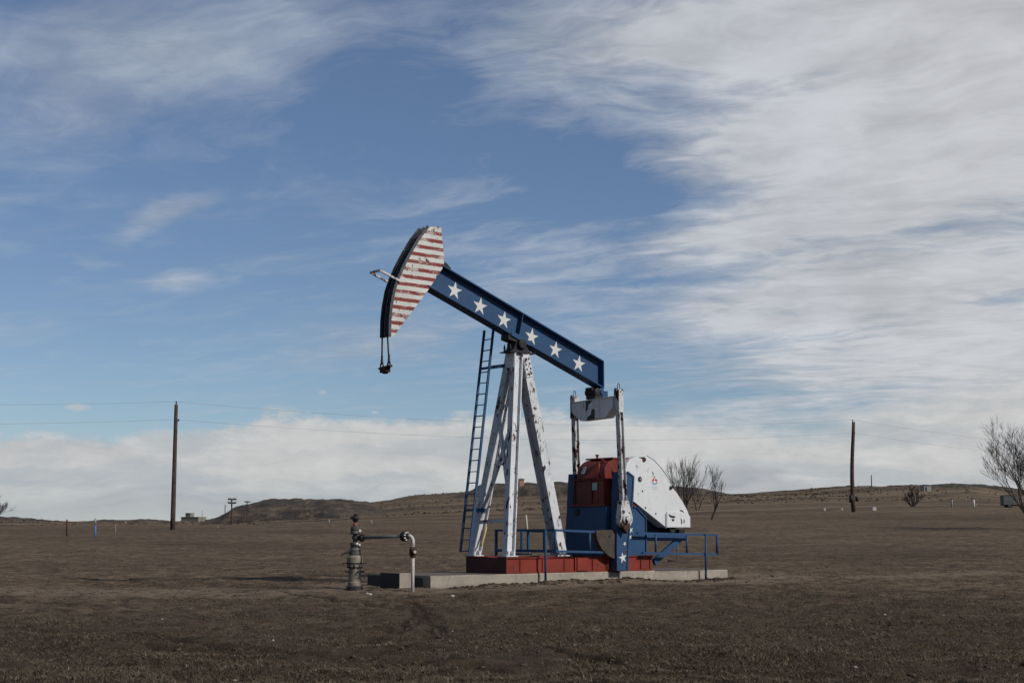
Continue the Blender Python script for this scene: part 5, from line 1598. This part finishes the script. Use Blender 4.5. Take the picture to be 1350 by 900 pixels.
def lumps(name, X, Y, size, m, label, cat, sq=0.6):
    """irregular little lumps: squashed jittered octahedra-like stones, one object"""
    n = len(X)
    ph = (1 + 5 ** .5) / 2
    ico = np.array([(-1, ph, 0), (1, ph, 0), (-1, -ph, 0), (1, -ph, 0), (0, -1, ph), (0, 1, ph), (0, -1, -ph), (0, 1, -ph), (ph, 0, -1), (ph, 0, 1), (-ph, 0, -1), (-ph, 0, 1)]) / 1.9
    fc = np.array([(0, 11, 5), (0, 5, 1), (0, 1, 7), (0, 7, 10), (0, 10, 11), (1, 5, 9), (5, 11, 4), (11, 10, 2), (10, 7, 6), (7, 1, 8), (3, 9, 4), (3, 4, 2), (3, 2, 6), (3, 6, 8), (3, 8, 9), (4, 9, 5), (2, 4, 11), (6, 2, 10), (8, 6, 7), (9, 8, 1)])
    P = ico[None] * rng.uniform(0.65, 1.25, (n, 12, 1))
    P = P * np.stack([size * rng.uniform(.8, 1.6, n), size * rng.uniform(.8, 1.3, n), size * sq], 1)[:, None, :]
    a = rng.uniform(0, 6.28, n); ca, sa = np.cos(a)[:, None], np.sin(a)[:, None]
    x = P[..., 0] * ca - P[..., 1] * sa; y = P[..., 0] * sa + P[..., 1] * ca
    Z = ground_z(X, Y) + size * 0.1
    V = np.stack([x + X[:, None], y + Y[:, None], P[..., 2] + Z[:, None]], -1).reshape(-1, 3)
    T = (fc[None] + (np.arange(n) * 12)[:, None, None]).reshape(-1, 3)
    return tag(mesh_np(name, V, T, [m]), label, cat, kind='stuff')


# clods on the worn earth and in the ruts
n = 26000
X, Y = scatter(n, 12, 55)
pk = np.maximum(bare_mask(X, Y) * 0.5, rut_mask(X, Y) * 0.9) + 0.07
k_ = rng.uniform(0, 1, n) < pk
u = (X - O.x) * UX + (Y - O.y) * UY; v = (X - O.x) * VX + (Y - O.y) * VY
k_ &= ~((u > ua - 0.1) & (u < ub + 0.1) & (v < 0.08) & (v > -2.75))
X, Y = X[k_], Y[k_]
sz = 0.010 + 0.035 * rng.uniform(0, 1, len(X)) ** 4
lumps('dirt_clods', X, Y, sz, plain('dry_clod_soil', (0.062, 0.047, 0.036), 0.97, 0.45, 5, b=0.5, spec=0.1), 'crumbs and clods of dry brown earth', 'dirt clods')
# crumbled heap along the foot of the slab
n = 1600
uu = rng.uniform(ua + 0.3, ub, n); vvv = 0.12 + np.abs(rng.normal(0, 0.45, n))
X = O.x + uu * UX + vvv * VX; Y = O.y + uu * UY + vvv * VY
lumps('loose_earth', X, Y, 0.012 + 0.05 * rng.uniform(0, 1, n) ** 5, plain('loose_earth_soil', (0.05, 0.038, 0.029), 0.97, 0.4, 5, b=0.5, spec=0.1), 'loose dark earth crumbled along the slab foot', 'loose earth')
n = 50
X, Y = scatter(n, 14, 50)
lumps('pale_pebbles', X, Y, 0.010 + 0.02 * rng.uniform(0, 1, n) ** 2, plain('pale_pebble', (0.28, 0.26, 0.23), 0.9, 0.3, 20, b=0), 'pale pebbles strewn over the pasture', 'pebbles')


def rock(px, py, Y, s_, label, col):
    c0 = at(px, py, Y); q = MB()
    bmesh.ops.create_icosphere(q.b, subdivisions=2, radius=1)
    rr = random.Random(int(px))
    for v_ in q.b.verts: v_.co = Vector((v_.co.x * s_ * rr.uniform(.85, 1.2), v_.co.y * s_ * rr.uniform(.8, 1.1), v_.co.z * s_ * .55 * rr.uniform(.8, 1.2)))
    o = tag(q.build('stone', col), label, 'stone'); o.location = (c0.x, Y, gz(c0.x, Y) + s_ * .15)


pale = plain('pale_stone', (0.30, 0.28, 0.25), 0.9, 0.3, 8)
for px, py, Y, s_, lab in ((484, 778, 32.6, 0.045, 'pale stone right of the wellhead foot, left one of the pair'), (487.5, 778.5, 32.3, 0.05, 'pale stone right of the wellhead foot, right one of the pair'),
                           (596.5, 780, 31.6, 0.055, 'pale stone in the loose earth before the slab left end'), (1166, 797, 25.5, 0.03, 'small white stone in the grass of the right foreground'),
                           (801, 850, 18, 0.018, 'small white stone in the grass below the pump jack')):
    rock(px, py, Y, s_, lab, pale)

# sage and brush specks over the far slopes
n = 16000
a_ = rng.uniform(-0.42, 0.42, n); r_ = np.exp(rng.uniform(math.log(150), math.log(560), n))
X = r_ * np.sin(a_); Y = r_ * np.cos(a_)
k_ = (fbm(X * 0.02, Y * 0.012, 120, 4) + 0.35 * rng.uniform(-1, 1, n) + np.clip((r_ - 230) / 700, -.1, .25)) > 0.22
X, Y, r_ = X[k_], Y[k_], r_[k_]
lumps('sage_brush', X, Y, (0.05 + 0.16 * rng.uniform(0, 1, len(X)) ** 2) * (0.6 + r_ / 350), plain('sage_brush_twigs', (0.042, 0.036, 0.027), 0.97, 0.4, 3, b=0.5, spec=0.05), 'low dark sage brush dotted over the far slopes', 'brush', sq=0.8)
